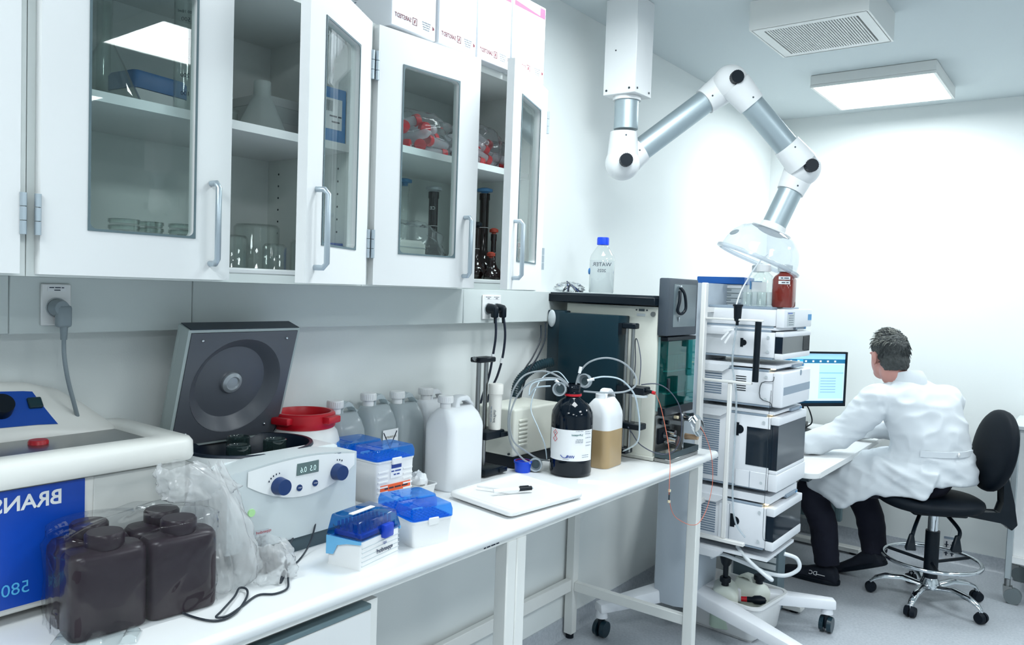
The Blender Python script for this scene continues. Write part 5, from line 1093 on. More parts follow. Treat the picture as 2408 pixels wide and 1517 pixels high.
# ------------------------------------------------------------------ seated person
def bake(objs, voxel, name, m, parent, smooth=4, disp=None, label=None):
    """fuse overlapping closed shapes into one continuous skin"""
    me0 = bpy.data.meshes.new('tmp'); objs.bm.to_mesh(me0); objs.bm.free(); o = bpy.data.objects.new('tmp', me0); COL.objects.link(o)
    md = o.modifiers.new('r', 'REMESH'); md.mode = 'VOXEL'; md.voxel_size = voxel
    if smooth: ms = o.modifiers.new('s', 'SMOOTH'); ms.factor = .5; ms.iterations = smooth
    dg = bpy.context.evaluated_depsgraph_get(); me = bpy.data.meshes.new_from_object(o.evaluated_get(dg))
    bpy.data.objects.remove(o); bpy.data.meshes.remove(me0); me.name = name
    if disp:
        ns = [v.normal.copy() for v in me.vertices]
        for v, n in zip(me.vertices, ns): v.co += n * disp(v.co, n)
    me.materials.clear(); me.materials.append(m); me.polygons.foreach_set('use_smooth', [True] * len(me.polygons))
    r = bpy.data.objects.new(name, me); COL.objects.link(r)
    if parent: r.parent = parent
    if label: r['label'] = label
    return r
def limb(b, pts, rs, n=16, k=5, sq=1.):
    P = spline(pts, k); rings = []; u = None
    for i, p in enumerate(P):
        s = i / (len(P) - 1) * (len(rs) - 1); j = min(int(s), len(rs) - 2); r = rs[j] + (rs[j + 1] - rs[j]) * (s - j)
        tn = (P[min(i + 1, len(P) - 1)] - P[max(i - 1, 0)]).normalized(); u = tn.orthogonal().normalized() if u is None else (u - tn * u.dot(tn)).normalized(); v = tn.cross(u)
        rings.append([p + (u * math.cos(2 * math.pi * q / n) + v * math.sin(2 * math.pi * q / n) * sq) * r for q in range(n)])
    return b.loft(rings)
SKIN = mat('skin', (196, 142, 132), .5, var=.08, scale=25, bump=.08, bscale=200)
pe = thing('person', 'person with short grey hair in a white lab coat seated at the computer', 'person', (1.02, 4.27, 0))
OFF = Vector((1.02, 4.27, 0)); L_ = lambda *p: Vector(p) - OFF
HC = L_(.908, 4.27, 1.198); FD = Vector((-.70, .71, -.12)).normalized(); SD = Vector((-.71, -.70, 0)).normalized(); UD = SD.cross(FD) if SD.cross(FD).z > 0 else FD.cross(SD)
def hp_(f, s, u): return HC + FD * f + SD * s + UD * u        # head coordinates: front, left, up
def ell(b, c, rf, rs, ru, nu=24, nv=16):
    rings = [[c + FD * rf * max(math.sin(math.pi * k / nv), .002) * math.cos(2 * math.pi * i / nu) + SD * rs * max(math.sin(math.pi * k / nv), .002) * math.sin(2 * math.pi * i / nu) - UD * ru * math.cos(math.pi * k / nv) for i in range(nu)] for k in range(nv + 1)]
    return b.loft(rings)
b = B()
ell(b, hp_(-.012, 0, .025), .094, .074, .09); ell(b, hp_(.025, 0, -.035), .07, .062, .085); ell(b, hp_(.05, 0, -.085), .042, .042, .035)          # skull, face, chin
ell(b, hp_(.098, 0, -.03), .016, .012, .026, 12, 8)                                                                                               # nose
for s in (-1, 1):
    ell(b, hp_(.072, .03 * s, -.004), .012, .016, .01, 12, 8); ell(b, hp_(.078, .03 * s, .014), .012, .024, .006, 12, 8)                           # eyes, brows
    ell(b, hp_(-.01, .082 * s, -.016), .02, .009, .034, 14, 10); ell(b, hp_(.0, .074 * s, -.042), .01, .007, .012, 10, 8)                        # ears
ell(b, hp_(.088, 0, -.065), .01, .022, .006, 12, 8); ell(b, hp_(.086, 0, -.075), .01, .02, .006, 12, 8)                                            # lips
limb(b, [hp_(-.03, 0, -.04), hp_(-.035, 0, -.1), L_(1.0, 4.275, 1.06), L_(1.02, 4.275, 1.0)], [.056, .055, .06, .075])
TD = Vector((-.78, .62, 0)).normalized(); TR = Vector((.62, .78, 0)).normalized()
def torso(b, g):
    rows = ((.50, 1.125, .14 + g, .19 + g), (.60, 1.13, .14 + g, .2 + g), (.70, 1.135, .125 + g, .185 + g), (.80, 1.12, .12 + g, .175 + g), (.90, 1.085, .12 + g, .185 + g), (.98, 1.05, .115 + g, .195 + g), (1.03, 1.03, .095 + g, .175 + g), (1.065, 1.015, .07 + g, .11 + g), (1.085, 1.005, .055 + g, .075 + g))
    rings = []
    for z, x, d, w in rows[1:]:
        c = L_(x, 4.27, z); rings.append([c + TD * d * math.copysign(abs(math.cos(a)) ** .85, math.cos(a)) + TR * w * math.copysign(abs(math.sin(a)) ** .85, math.sin(a)) for a in [2 * math.pi * i / 32 for i in range(32)]])
    return b.loft(rings)
torso(b, -.03)
LS, RS = L_(.905, 4.13, .985), L_(1.155, 4.43, .985)
LE, LW = L_(.755, 4.07, .80), L_(.605, 3.93, .742); RE, RW = L_(.93, 4.60, .80), L_(.70, 4.56, .755)
LK, LA = L_(.625, 4.17, .52), L_(.69, 4.19, .1); RK, RA = L_(.80, 4.40, .50), L_(.875, 4.385, .15)
for S_, E_, W_ in ((LS, LE, LW), (RS, RE, RW)):
    limb(b, [S_, E_, W_], [.05, .042, .028], sq=1.)
    dh = (W_ - E_).normalized(); dh.z = -.12; dh.normalize(); sd = dh.cross(Vector((0, 0, 1))).normalized()
    pc = W_ + dh * .05; b2 = [(W_ + dh * .0, .026, .016), (W_ + dh * .045, .038, .014), (W_ + dh * .085, .036, .012)]
    b.loft([[c + sd * w_ * math.cos(a) + Vector((0, 0, 1)) * h_ * math.sin(a) for a in [2 * math.pi * i / 12 for i in range(12)]] for c, w_, h_ in b2])
    for k in range(4):
        o_ = W_ + dh * .078 + sd * (-.027 + .018 * k); ln = (.062, .072, .068, .054)[k]
        limb(b, [o_, o_ + dh * ln * .5 + Vector((0, 0, .006)), o_ + dh * ln + Vector((0, 0, -.018))], [.0092, .0085, .0072], 10, 4)
    sg = 1 if S_ is LS else -1
    o_ = W_ + dh * .02 + sd * .03 * sg; limb(b, [o_, o_ + dh * .035 + sd * .022 * sg, o_ + dh * .065 + sd * .02 * sg], [.012, .0105, .008], 10, 4)
for K_, A_, h_ in ((LK, LA, -.09), (RK, RA, .09)):
    H_ = L_(1.1, 4.27 + h_, .57); limb(b, [H_, K_, A_], [.07, .045, .034])
bd = bake(b, .006, 'body', SKIN, pe, 3)
# hair cap
HAIR = mat('grey_hair', (62, 66, 66), .7, var=.75, scale=95, bump=.6, bscale=160)
b = B(); ell(b, hp_(-.02, 0, .032), .098, .081, .094, 40, 28); ell(b, hp_(-.055, 0, -.03), .058, .07, .072, 32, 20)
hair = bake(b, .0045, 'hair', HAIR, pe, 2, lambda c, n: .006 * _n.noise(c * 55) + .004 * _n.noise(c * 130))
bm = bmesh.new(); bm.from_mesh(hair.data)       # keep the face and the neck free of hair
dele = []
for v in bm.verts:
    q_ = v.co - HC; f, s, u = q_.dot(FD), q_.dot(SD), q_.dot(UD)
    if f > .055 and u < .075 or f > .012 and u < .02 or u < -.078 + .35 * max(0, f + .03) or (abs(s) > .06 and -.02 < f + .006 < .03 and u < .012): dele.append(v)
bmesh.ops.delete(bm, geom=dele, context='VERTS'); bm.to_mesh(hair.data); bm.free()
for nm, cnt, col_ in (('hair_strands_dark', 900, (44, 50, 52)), ('hair_strands_grey', 620, (128, 130, 124))):
    tuft = B()
    for k in range(cnt):
        a, p_ = random.uniform(0, 2 * math.pi), random.uniform(0, 1.9 if col_[0] < 100 else 1.35) ; f, s, u = math.sin(p_) * math.cos(a), math.sin(p_) * math.sin(a), math.cos(p_)
        if f > .45 or (f > -.15 and u < .12): continue
        c = hp_(-.02 + .1 * f, .083 * s, .032 + .096 * u); nn = (FD * f + SD * s + UD * u).normalized(); up_ = max(0, u)
        sw = (FD * (.2 + .5 * up_) + SD * random.uniform(-.5, .5) - UD * (1 - up_) * .9 + UD * random.uniform(-.1, .35) * up_).normalized()
        lf = .5 + 1.1 * up_ * random.random()
        tuft.tube([c - nn * .004, c + nn * .004 * lf + sw * .008, c + nn * .005 * lf + sw * .022], [.0024, .0008], 5, 2)
    tuft.done(nm, mat(nm, col_, .65, var=.35, scale=90), pe, kind='stuff')
# lab coat
COAT = mat('coat_cotton', (222, 228, 233), .8, spec=.2, var=.01, bump=.06, bscale=500)
b = B(); torso(b, .018)
for S_, E_, W_ in ((LS, LE, LW), (RS, RE, RW)): limb(b, [S_.lerp(L_(1.03, 4.27, .97), .5), S_ + Vector((0, 0, -.004)), S_.lerp(E_, .5) + Vector((0, 0, -.004)), E_, E_.lerp(W_, .55), W_], [.07, .083, .078, .07, .06, .05], 20)
# skirt over the thighs
SK = [((1.13, .665), .115, .215, 0), ((1.02, .655), .11, .215, -.01), ((.88, .64), .105, .2, -.01), ((.75, .605), .09, .185, -.02), ((.64, .565), .06, .15, -.03)]
rings = []
for (x, z), h_, w_, dy in SK:
    c = L_(x, 4.265 + dy, z - .02); rings.append([c + Vector((0, 1, 0)) * w_ * math.copysign(abs(math.cos(a)) ** .7, math.cos(a)) + Vector((0, 0, 1)) * h_ * math.copysign(abs(math.sin(a)) ** .8, math.sin(a)) for a in [2 * math.pi * i / 24 for i in range(24)]])
b.loft(rings)
# hanging near flap
b.hexa([L_(1.15, 4.05, .55), L_(.9, 4.045, .53), L_(.9, 4.075, .53), L_(1.15, 4.085, .55), L_(1.2, 4.07, .68), L_(.9, 4.05, .66), L_(.9, 4.1, .66), L_(1.2, 4.12, .68)])
b.hexa([L_(.92, 4.045, .53), L_(.76, 4.05, .43), L_(.76, 4.08, .43), L_(.92, 4.08, .53), L_(.93, 4.05, .64), L_(.62, 4.06, .57), L_(.62, 4.1, .57), L_(.93, 4.1, .64)])
b.hexa([L_(.77, 4.05, .435), L_(.61, 4.07, .51), L_(.61, 4.1, .51), L_(.77, 4.085, .435), L_(.75, 4.055, .6), L_(.6, 4.07, .57), L_(.6, 4.11, .57), L_(.75, 4.1, .6)])
def wrinkle(c, n):
    p = c + OFF; w = 0
    w += .009 * _n.noise(Vector((p.x * 9 + p.z * 5, p.y * 4, p.z * 8)))
    w += .010 * (.5 - 2 * abs(_n.noise(Vector((p.x * 6 - p.z * 12, p.y * 5, p.z * 7 + p.x * 9)))))
    if p.z < .72: w += .012 * (.5 - 2 * abs(_n.noise(Vector((p.x * 4, p.y * 6, p.z * 15 + p.x * 7)))))
    if p.x < .95 and p.z > .7: w += .008 * (.4 - 2 * abs(_n.noise(Vector((p.x * 5 + p.z * 5, p.y * 8, p.z * 20)))))
    dz = abs(p.z - .755 - (p.x - 1.1) * .1)
    if p.x > .98 and dz < .05: w -= .008 * (1 - dz / .05)
    return w
coat = bake(b, .0095, 'lab_coat', COAT, pe, 7, wrinkle)
cl = B()
rings = []
for z, g, o_ in ((1.04, .018, 0), (1.08, .012, .0), (1.11, .0, -.008), (1.106, -.008, -.008), (1.075, -.002, 0)):
    c = L_(.998 + o_, 4.272, z); rings.append([c + TD * (.078 + g) * math.cos(a) + TR * (.078 + g) * math.sin(a) + Vector((0, 0, -.028 * math.cos(a))) for a in [2 * math.pi * i / 28 for i in range(28)]])
cl.loft(rings, cap=False).done('collar', COAT, pe, angle=60)
bl = B(); pts = [L_(1.118, 4.27, .757) + TD * -.149 * math.cos(a) + TR * .207 * math.sin(a) for a in [math.radians(-45 + 90 * k / 14) for k in range(15)]]
rings = [[p + Vector((0, 0, .014)), p + (p - L_(1.118, 4.27, .757)).normalized() * .006 + Vector((0, 0, .014)), p + (p - L_(1.118, 4.27, .757)).normalized() * .006 - Vector((0, 0, .014)), p - Vector((0, 0, .014))] for p in pts]
bl.loft(rings).done('belt', COAT, pe); B().sphere(L_(1.255, 4.19, .757), .011, 14, 8, (.5, 1, 1)).done('belt_button', WPLA, pe)
# trousers and shoes
TRS = mat('trousers_navy', (6, 10, 32), .85, var=.2, bump=.1, bscale=300); b = B()
for K_, A_, h_ in ((LK, LA, -.09), (RK, RA, .09)): limb(b, [L_(1.1, 4.27 + h_, .585), K_ + Vector((.0, 0, -.005)), K_.lerp(A_, .5) + Vector((.005, 0, 0)), A_ + Vector((0, 0, .0))], [.085, .076, .07, .062], 20)
limb(b, [L_(1.1, 4.15, .62), L_(1.12, 4.27, .625), L_(1.1, 4.39, .62)], [.1, .115, .1], 20); bake(b, .009, 'trousers', TRS, pe, 4, lambda c, n: .005 * _n.noise(Vector((c.x * 12, c.y * 12, c.z * 26))))
SHOE = mat('shoe_black', (8, 18, 34), .75, var=.2, bump=.2, bscale=260)
def shoe(M, name='shoe'):
    b = B(); rings = []
    for x, w_, h_, z0 in ((.085, .03, .05, .0), (.07, .04, .085, 0), (.03, .043, .095, 0), (-.02, .04, .085, 0), (-.08, .043, .062, 0), (-.14, .047, .05, 0), (-.18, .04, .04, .004), (-.2, .022, .026, .008)):
        rings.append([(x, w_ * math.copysign(abs(math.cos(a)) ** .8, math.cos(a)), z0 + h_ * .5 + h_ * .5 * math.copysign(abs(math.sin(a)) ** .75, math.sin(a))) for a in [2 * math.pi * i / 20 for i in range(20)]])
    b.loft(rings).xf(M); s = bake(b, .005, name, SHOE, pe, 3)
    so = B(); rg_ = []
    for z, g in ((.0, -.004), (.004, .002), (.02, .003), (.024, .0)): rg_.append([(-.055 + (.148 + g) * math.cos(a), (.047 + g) * math.copysign(abs(math.sin(a)) ** .75, math.sin(a)), z) for a in [2 * math.pi * i / 28 for i in range(28)]])
    so.loft(rg_).xf(M).done('sole', RUB, s); return s
M1 = Matrix.Translation(L_(.665, 4.19, .002)); s = shoe(M1); text('DC', .03, M1 @ Vector((-.03, -.0455, .05)), (-1, 0, 0), (.1, .15, 1), PAPER, s); B().box(-.01, .03, -.047, -.045, .045, .048).xf(M1).done('stripe', PAPER, s)
shoe(Matrix.Translation(L_(.862, 4.37, .075)) @ Matrix.Rotation(math.radians(-12), 4, 'Z') @ Matrix.Rotation(math.radians(-24), 4, 'Y'))

# ------------------------------------------------------------------ trolley at the right edge
t = thing('trolley', 'grey steel trolley with white shelf cut off by the right edge', 'trolley', (0, 0, 0)); TG = mat('trolley_grey', (176, 186, 190), .4, metal=.3)
for x, y in ((1.44, 4.56), (1.44, 4.96), (1.98, 4.56), (1.98, 4.96)):
    ps = B().box(x, x + .028, y - .028, y, .12, .86, .003, 1).done('post', TG, t)
    B().cyl((x + .014, y - .014, .08), (x + .014, y - .014, .12), .014, n=14).done('caster_stem', STEEL, ps); B().hexa([(x + .0, y - .03, .035), (x + .05, y - .03, .02), (x + .05, y, .02), (x, y, .035), (x - .004, y - .03, .085), (x + .035, y - .03, .085), (x + .035, y, .085), (x - .004, y, .085)]).done('caster_fork', STEEL, ps)
    B().cyl((x + .04, y - .033, .038), (x + .04, y + .003, .038), .038, n=26).done('caster_wheel', mat('wheel_grey', (110, 120, 124), .5), ps)
B().box(1.445, 2.0, 4.535, 4.955, .20, .235, .004, 1).done('shelf', LAM, t); B().box(1.43, 2.02, 4.53, 4.97, .862, .885, .004, 1).done('top_shelf', LGREY, t); B().box(1.445, 2.0, 4.94, 4.955, .236, .86).done('rear_panel', LGREY, t)
B().box(1.4685, 1.98, 4.556, 4.94, .2355, .8615).done('white_cabinet', LAM, t, smooth=False)
# ------------------------------------------------------------------ contents of the wall cabinets
def vessel(name, label, cat, loc, prof, m=LABG, n=36, group=None):
    t = thing(name, label, cat, loc, 0, group); B().lathe(prof, n=n, cap=False).done('glass_body', m, t, angle=50); return t
S1, S0 = 1.7935, 1.4815
FROST = glass('frosted_pp', (240, 244, 242), .35, 1.4, body=.5, body_rgb=(232, 238, 236), gain=.6)
GR = mat('carton_grey', (206, 214, 212), .7)
# upper shelf, left cabinet
vessel('glass_funnel', 'large conical glass flask upside down behind the left cabinet pane', 'flask', (.2, .735, S1), [(.07, 0), (.07, .003), (.012, .125), (.01, .13), (.01, .21), (.008, .21), (.008, .13), (.068, .003)])
vessel('glass_funnel', 'conical glassware at the left edge of the left pane', 'flask', (.17, .625, S1), [(.06, 0), (.06, .004), (.015, .11), (.013, .2), (.011, .2), (.058, .004)])
vessel('glass_cylinder', 'tall narrow glass cylinder behind the left cabinet pane', 'cylinder', (.07, .79, S1), [(0, .004), (.03, 0), (.014, .008), (.014, .24), (.0125, .24), (.0125, .01)])
t = thing('tip_box', 'white tip box with blue lid behind the graduated cylinder', 'tip box', (.11, .865, S1), 8, 'pipette tip boxes'); B().loft([rr(.085, .12, .008, 0), rr(.09, .125, .009, .06)]).done('base', WPLA, t, angle=50); B().loft([rr(.094, .13, .01, .061), rr(.094, .13, .01, .09), rr(.086, .122, .01, .097)]).done('lid', mat('lid_steel_blue', (60, 116, 176), .4), t, angle=40)
t = vessel('graduated_cylinder', 'graduated glass cylinder marked 500 beside the door edge', 'cylinder', (.25, .872, S1), [(0, .006), (.043, .003), (.043, 0), (.03, .012), (.026, .02), (.026, .235), (.029, .24), (.0245, .238), (.0245, .02), (0, .012)])
dv = Vector((.86, -.5, 0)); rv = Vector((-.5, -.86, 0))
for s_, z in (('500 10ml', .205), ('500', .19), ('400', .153), ('300', .117), ('200', .08), ('100', .044)): text(s_, .0115 if len(s_) < 4 else .008, Vector((0, 0, z)) + dv * .0266 - rv * -.004, rv, UP, INK, t)
gl_ = B()
for k in range(30): p = Vector((0, 0, .02 + .0058 * k)) + dv * .0266 - rv * .012; gl_.tube([p, p - rv * (.012 if k % 5 else .018)], .0004, 4, 0)
gl_.done('graduations', INKL, t, kind='stuff')
# upper shelf, behind the open gap
t = thing('white_carton', 'lower of two stacked white cartons on the upper shelf', 'carton', (.1, 1.165, S1)); B().box(-.075, .075, -.065, .07, 0, .05).done('box', GR, t, smooth=False); B().box(-.076, .076, -.066, .071, .032, .0515).done('lid', mat('carton_lid', (216, 222, 220), .7), t, smooth=False)
t = thing('white_carton', 'upper of two stacked white cartons on the upper shelf', 'carton', (.1, 1.165, S1 + .052)); B().box(-.075, .075, -.065, .07, 0, .055).done('box', GR, t, smooth=False); B().box(-.076, .076, -.066, .071, .036, .0565).done('lid', mat('carton_lid', (216, 222, 220), .7), t, smooth=False)
vessel('plastic_flask', 'frosted plastic conical flask on the upper shelf by the open door', 'flask', (.235, 1.06, S1), [(0, .001), (.05, 0), (.054, .004), (.052, .012), (.024, .075), (.019, .083), (.0185, .118), (.017, .118), (.0165, .083), (0, .08)], FROST)
for i, (x, y, r, h) in enumerate(((.22, .985, .02, .042), (.13, .985, .022, .05))): vessel('glass_beaker', ['small glass beaker before the frosted flask', 'small glass beaker behind the frosted flask'][i], 'beaker', (x, y, S1), [(0, .002), (r, 0), (r + .001, .003), (r, h - .003), (r + .003, h), (r - .002, h - .002), (r - .002, .004), (0, .004)])
t = thing('blue_carton', 'bright blue carton with white label seen through the open door', 'carton', (.215, 1.195, S1)); B().box(.045, .1, -.045, .038, 0, .125, .001, 1).done('box', mat('carton_blue', (10, 130, 200), .5), t)
lb = B().box(.1002, .1008, -.03, .026, .03, .1).done('label', PAPER, t); bc = B()
for k in range(12): bc.box(.1009, .1012, -.02 + .0016 * k + .0004 * (k % 3), -.0192 + .0016 * k, .07, .095)
bc.done('barcode', INK, lb, kind='stuff'); scrawl((.1012, .004, .06), MIR, UP, .04, .006, INK, lb, 1); scrawl((.1012, .004, .047), MIR, UP, .03, .006, INK, lb, 2)
B().box(.05, .095, -.0458, -.0451, .02, .1).done('side_label', PAPER, t)
t = thing('blue_tray', 'small royal blue box low in the cabinet seen through the open door', 'box', (.285, 1.19, S0)); B().loft([rr(.075, .07, .006, 0), rr(.08, .08, .008, .075)]).done('box', mat('box_royal', (6, 86, 190), .4), t, angle=50); B().box(-.038, .038, -.038, .038, .075, .08, .001, 1).done('lid', mat('box_royal', (6, 86, 190), .4), t)
# lower shelf: petri dishes, beakers
def petri(x, y, k, label, r):
    t = thing('petri_dish', label, 'petri dish', (x, y, S0 + .012 * k), 0, 'stacked petri dishes')
    B().lathe([(0, .0008), (r, .0006), (r, .0095), (r - .0012, .0095), (r - .0012, .002), (0, .002)], n=32, cap=False).done('dish', LABG, t); B().lathe([(0, .0102), (r + .0018, .0102), (r + .002, .004), (r + .0008, .004), (r + .0006, .0092), (0, .0092)], n=32, cap=False).done('lid', LABG, t)
ordn = ['bottom', 'second', 'third', 'fourth', 'fifth', 'sixth', 'seventh', 'top']
for q, (x, y, r, n_) in enumerate(((.27, .738, .026, 8), (.255, .797, .023, 8), (.2, .833, .015, 8), (.27, .856, .025, 8))):
    for k in range(n_): petri(x, y, k, '%s glass petri dish of the %s stack behind the left pane' % (ordn[k], ['leftmost', 'second', 'narrow', 'rightmost'][q]), r)
t = thing('blue_bottle_cap', 'blue screw lid lying left of the petri dishes', 'lid', (.25, .688, S0)); B().lathe([(0, .022), (.02, .022), (.021, .02), (.021, 0), (.019, 0), (.018, .018), (0, .018)], n=28).done('cap_shell', mat('cap_navy', (16, 80, 160), .4), t); rb_ = B()
for k in range(24): a = 2 * math.pi * k / 24; rb_.tube([(.021 * math.cos(a), .021 * math.sin(a), .002), (.021 * math.cos(a), .021 * math.sin(a), .02)], .0009, 4, 0)
rb_.done('ribs', mat('cap_navy', (16, 80, 160), .4), t, kind='stuff')
def inv_beaker(x, y, r, h, label): return vessel('glass_beaker', label, 'beaker', (x, y, S0), [(r + .003, 0), (r + .001, .003), (r, .006), (r, h - .008), (r - .006, h - .001), (0, h), (0, h - .002), (r - .007, h - .003), (r - .002, h - .009), (r - .002, .006)])
inv_beaker(.22, 1.0, .035, .085, 'upturned glass beaker at the left of the open gap'); inv_beaker(.16, 1.105, .052, .118, 'tall upturned glass beaker in the middle of the open gap'); inv_beaker(.275, 1.072, .026, .07, 'narrow upturned glass beaker before the tall one'); inv_beaker(.25, 1.17, .03, .085, 'upturned glass beaker at the right of the open gap'); inv_beaker(.11, .97, .03, .075, 'upturned glass beaker far back in the left cabinet')

# second cabinet, upper shelf: bags of red-capped tubes
S2 = 1.8225
TBODY = glass('tube_pp', (244, 246, 250), .2, 1.4, body=.65, body_rgb=(244, 246, 250), gain=.8); RCAP = mat('cap_red', (214, 28, 40), .42, var=.06)
proto = thing('centrifuge_tube', 'x', 'tube', (0, 0, 0), 0, 'red capped tubes')
B().lathe([(0, -.058), (.004, -.056), (.0125, -.042), (.0135, .04), (.0135, .044)], (0, 0, 0), (1, 0, 0), 16).done('tube_body', TBODY, proto); B().lathe([(0, .054), (.0155, .054), (.0165, .052), (.0165, .038), (.014, .038)], (0, 0, 0), (1, 0, 0), 18).done('screw_cap', RCAP, proto); B().box(-.03, .01, -.006, .006, .0132, .0142).done('write_patch', PAPER, proto)
spots = [(.24, 1.47, .018, 30, 0), (.235, 1.515, .02, 160, 5), (.25, 1.565, .018, -40, 8), (.245, 1.61, .022, 60, -6), (.25, 1.485, .05, -25, 15), (.25, 1.54, .052, 200, -10), (.24, 1.595, .055, 95, 12), (.25, 1.64, .05, -80, 0), (.24, 1.51, .082, 70, 20), (.235, 1.57, .085, -15, -12), (.24, 1.625, .085, 140, 10),
         (.265, 1.755, .03, 65, -18), (.27, 1.79, .045, 80, -20), (.25, 1.80, .08, 75, -25), (.235, 1.765, .07, 60, -20), (.26, 1.85, .022, 70, -4), (.24, 1.865, .06, 85, -15), (.23, 1.84, .1, 80, -18), (.2, 1.77, .02, 20, 0), (.19, 1.82, .02, -25, 0), (.18, 1.87, .02, 10, 0), (.2, 1.80, .11, 100, -10), (.28, 1.88, .04, 40, -10), (.17, 1.76, .055, 30, 0), (.17, 1.86, .06, -30, 0)]
wrd = ['lying flat at the left of', 'across the bottom of', 'pointing outwards low in', 'upright-looking low in', 'tilted in the middle of', 'crosswise in the middle of', 'reversed in the middle of', 'turned back in', 'tilted on top of', 'lying level on top of', 'at the upper right of', 'at the lower right of', 'sticking out of', 'behind the others in']
for i, (x, y, z, a, b_) in enumerate(spots):
    o = proto if i == 0 else copy_tree(proto)
    o.location = (x - .02, y, S2 + z); o.rotation_euler = (0, math.radians(-b_), math.radians(a))
    o['label'] = 'red capped tube %s the %s bag of tubes' % (wrd[i if i < 11 else i - 11], 'left' if i < 11 else 'right')
for i, (y, w_, h_) in enumerate(((1.555, .12, .062), (1.81, .07, .068), (1.90, .03, .05))):
    t = thing('tube_bag', ['clear bag full of red capped tubes behind the third door', 'clear bag of red capped tubes in the gap between the doors', 'clear bag of red capped tubes behind the rightmost door'][i], 'plastic bag', (.215, y, S2))
    film(B(), (0, 0, h_ * .9), .082, w_, h_, 6.3 + 3 * i, .18, 54, 32, 2.6, 2.2).done('film', glass('bag_film', (250, 251, 252), .1, 1.35, body=.07, body_rgb=(240, 244, 248), bump=.5, bscale=22, gain=1.2), t, angle=80)
# second cabinet, lower: amber volumetric flasks, clear bag
AMF = mat('amber_flask', (24, 10, 10), .1, coat=.3, var=.2)
def volumetric(x, y, label, hh, rb, rn, m, stop):
    t = thing('volumetric_flask', label, 'flask', (x, y, S0))
    pr = [(0, .002), (rb * .7, 0)] + [(rb * math.sin(a), rb * .95 - rb * .95 * math.cos(a)) for a in [math.radians(60 + 12 * k) for k in range(8)]] + [(rn * 1.4, rb * 2.05), (rn, rb * 2.4), (rn, hh - .022), (rn * 1.15, hh - .018), (rn * 1.15, hh)]
    B().lathe(pr, n=32).done('glass_body', m, t, angle=50); B().lathe([(rn * .8, hh - .004), (rn * .8, hh + .004), (rn * 1.7, hh + .006), (rn * 1.7, hh + .014), (rn * .8, hh + .018), (0, hh + .018)], n=24).done('stopper', stop, t)
    B().lathe([(rn + .0005, hh * .62), (rn + .0007, hh * .625)], n=24, cap=False).done('mark_ring', PAPER, t); return t
SB = mat('stopper_blue', (90, 150, 200), .4)
volumetric(.085, 1.66, 'tall clear volumetric flask with pale stopper behind the third pane', .285, .055, .013, LABG, SB); t = volumetric(.1, 1.772, 'tall amber volumetric flask behind the third pane', .275, .055, .0145, AMF, LGREY)
dvl = Vector((.55, -.83, 0)); text('CE', .014, Vector((0, 0, .225)) + dvl * .0152, (-.83, -.55, 0), UP, PAPER, t)
volumetric(.2, 1.897, 'tallest amber volumetric flask with blue stopper in the door gap', .28, .044, .0145, AMF, SB)
OR_ = mat('stopper_orange', (150, 52, 34), .45)
volumetric(.255, 1.80, 'small amber flask with black stopper in the door gap', .165, .031, .0085, AMF, BLK); volumetric(.275, 1.855, 'small amber flask with orange stopper in the door gap', .15, .028, .008, AMF, OR_); volumetric(.315, 1.795, 'smallest amber flask nearest the cabinet front in the gap', .075, .02, .0075, AMF, OR_); volumetric(.32, 1.915, 'amber flask low behind the rightmost door edge', .11, .027, .008, AMF, OR_)
t = thing('linen_bag', 'clear bag with folded white cloths behind the third pane', 'plastic bag', (.24, 1.50, S0)); film(B(), (0, .03, .08), .06, .12, .078, 8.8, .16, 54, 30, 2.4, 2.).done('film', MATS['bag_film'], t, angle=80)
o = thing('folded_cloth', 'folded white cloth inside the clear bag', 'cloth', (.235, 1.50, S0 + .008)); B().loft([rr(.08, .13, .02, 0), rr(.085, .14, .025, .012), rr(.085, .14, .025, .09), rr(.07, .12, .02, .1)]).done('cloth_stack', mat('cloth_cream', (230, 232, 224), .8, bump=.2, bscale=60), o, angle=60)
for z in (.03, .06, .08): B().loft([rr(.087, .142, .025, z), rr(.087, .142, .025, z + .002)]).done('fold_line', LGREY, o)
vessel('glass_beaker', 'small clear glass beaker at the right foot of the cloth bag', 'beaker', (.29, 1.66, S0), [(0, .002), (.016, 0), (.016, .055), (.0145, .055), (.0145, .004), (0, .004)])
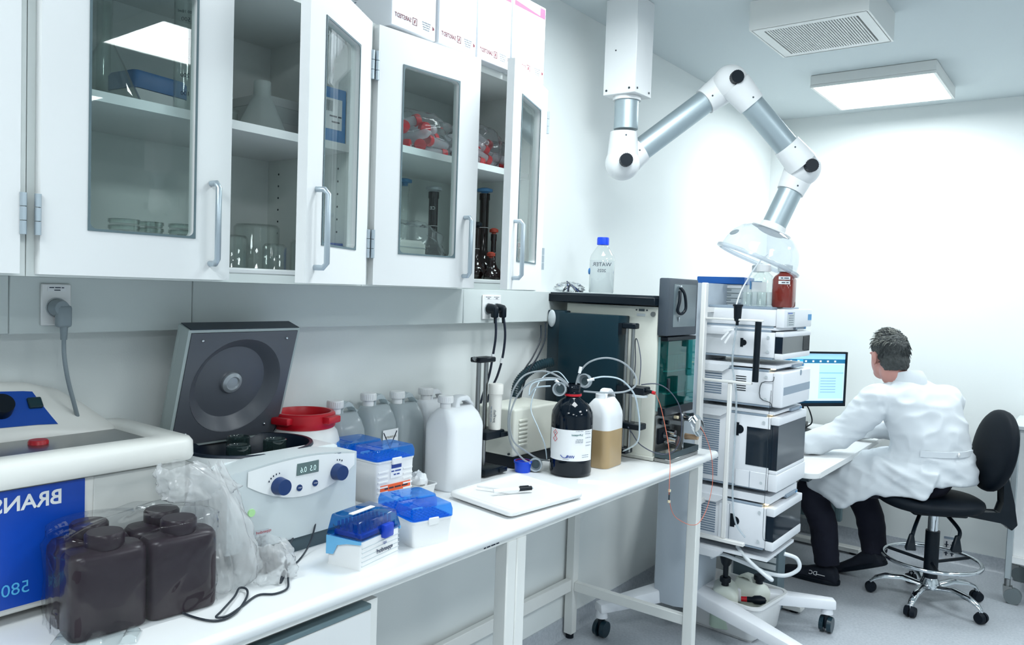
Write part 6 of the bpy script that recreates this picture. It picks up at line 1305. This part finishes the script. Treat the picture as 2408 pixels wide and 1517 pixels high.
# ------------------------------------------------------------------ cartons on top of the cabinets
CB = mat('carton_white', (238, 242, 247), .6, var=.012); MAR = mat('ink_maroon', (120, 24, 46), .6); PNK = mat('ink_red_band', (236, 70, 104), .6)
for i, (y0_, y1_, h, xf_) in enumerate(((1.30, 1.453, .222, .388), (1.461, 1.6085, .222, .39), (1.6125, 1.758, .222, .39), (1.7635, 1.921, .222, .392))):
    t = thing('supply_carton', ['leftmost white supply carton on the cabinet top with its side in shade', 'second white supply carton on the cabinet top', 'third white supply carton on the cabinet top', 'rightmost white supply carton on the cabinet top with a red upper band'][i], 'carton', (0, 0, 2.0805), 0, 'supply cartons on the cabinets')
    B().box(.1, xf_, y0_, y1_, .0, h, .002, 1).done('box', CB, t)
    ym = (y0_ + y1_) / 2
    B().box(.1005, xf_ - .0005, y0_ + .02, y0_ + .021, h + .0001, h + .0008).done('tape', LGREY, t)
    text('SARSTEDT', .0145, (xf_ + .0006, y0_ + .066, .028), MIR, UP, MAR, t, align='L', sx=.82, bold=.0002)
    fm = B()
    for a in ((.071, .086, .0195, .0208), (.071, .086, .0352, .0365), (.071, .0722, .0195, .0365), (.0848, .086, .0195, .0365)): fm.box(xf_, xf_ + .0006, y0_ + a[0], y0_ + a[1], a[2], a[3])
    fm.prism([(y0_ + .0755, .023), (y0_ + .0795, .024), (y0_ + .0815, .033), (y0_ + .0775, .032)], 'x', xf_, xf_ + .0006); fm.done('logo_mark', MAR, t, smooth=False)
    for k in range(4): scrawl((xf_ + .0006, y1_ - .034, .036 - .0055 * k), MIR, UP, .03 - .003 * k, .003, INKL, t, k)
    B().prism([(y1_ - .012, .024), (y1_ - .006, .026), (y1_ - .006, .03), (y1_ - .012, .034)], 'x', xf_, xf_ + .0006).done('arrow_mark', MAR, t)
    if i >= 2: B().box(xf_, xf_ + .0005, y0_ + .006, y1_ - .004, h - .034, h - .006).done('red_band', PNK, t); B().prism([(y0_ + .008, h - .02), (y1_ - .03, h - .03), (y1_ - .03, h - .008), (y0_ + .008, h - .008)], 'x', xf_ + .0005, xf_ + .0008).done('band_white_wedge', CB, t)  # carton-white wedge laid over the red band
    if i == 0:
        for k in range(3): scrawl((.2, y0_ - .0006, .055 + .009 * k), (-1, 0, 0), UP, .13, .005, INKL, t, k)
        B().box(.12, .29, y0_ - .0005, y0_, .048, .0485).done('print_line', INKL, t); B().box(.12, .29, y0_ - .0005, y0_, .078, .0785).done('print_line', INKL, t)
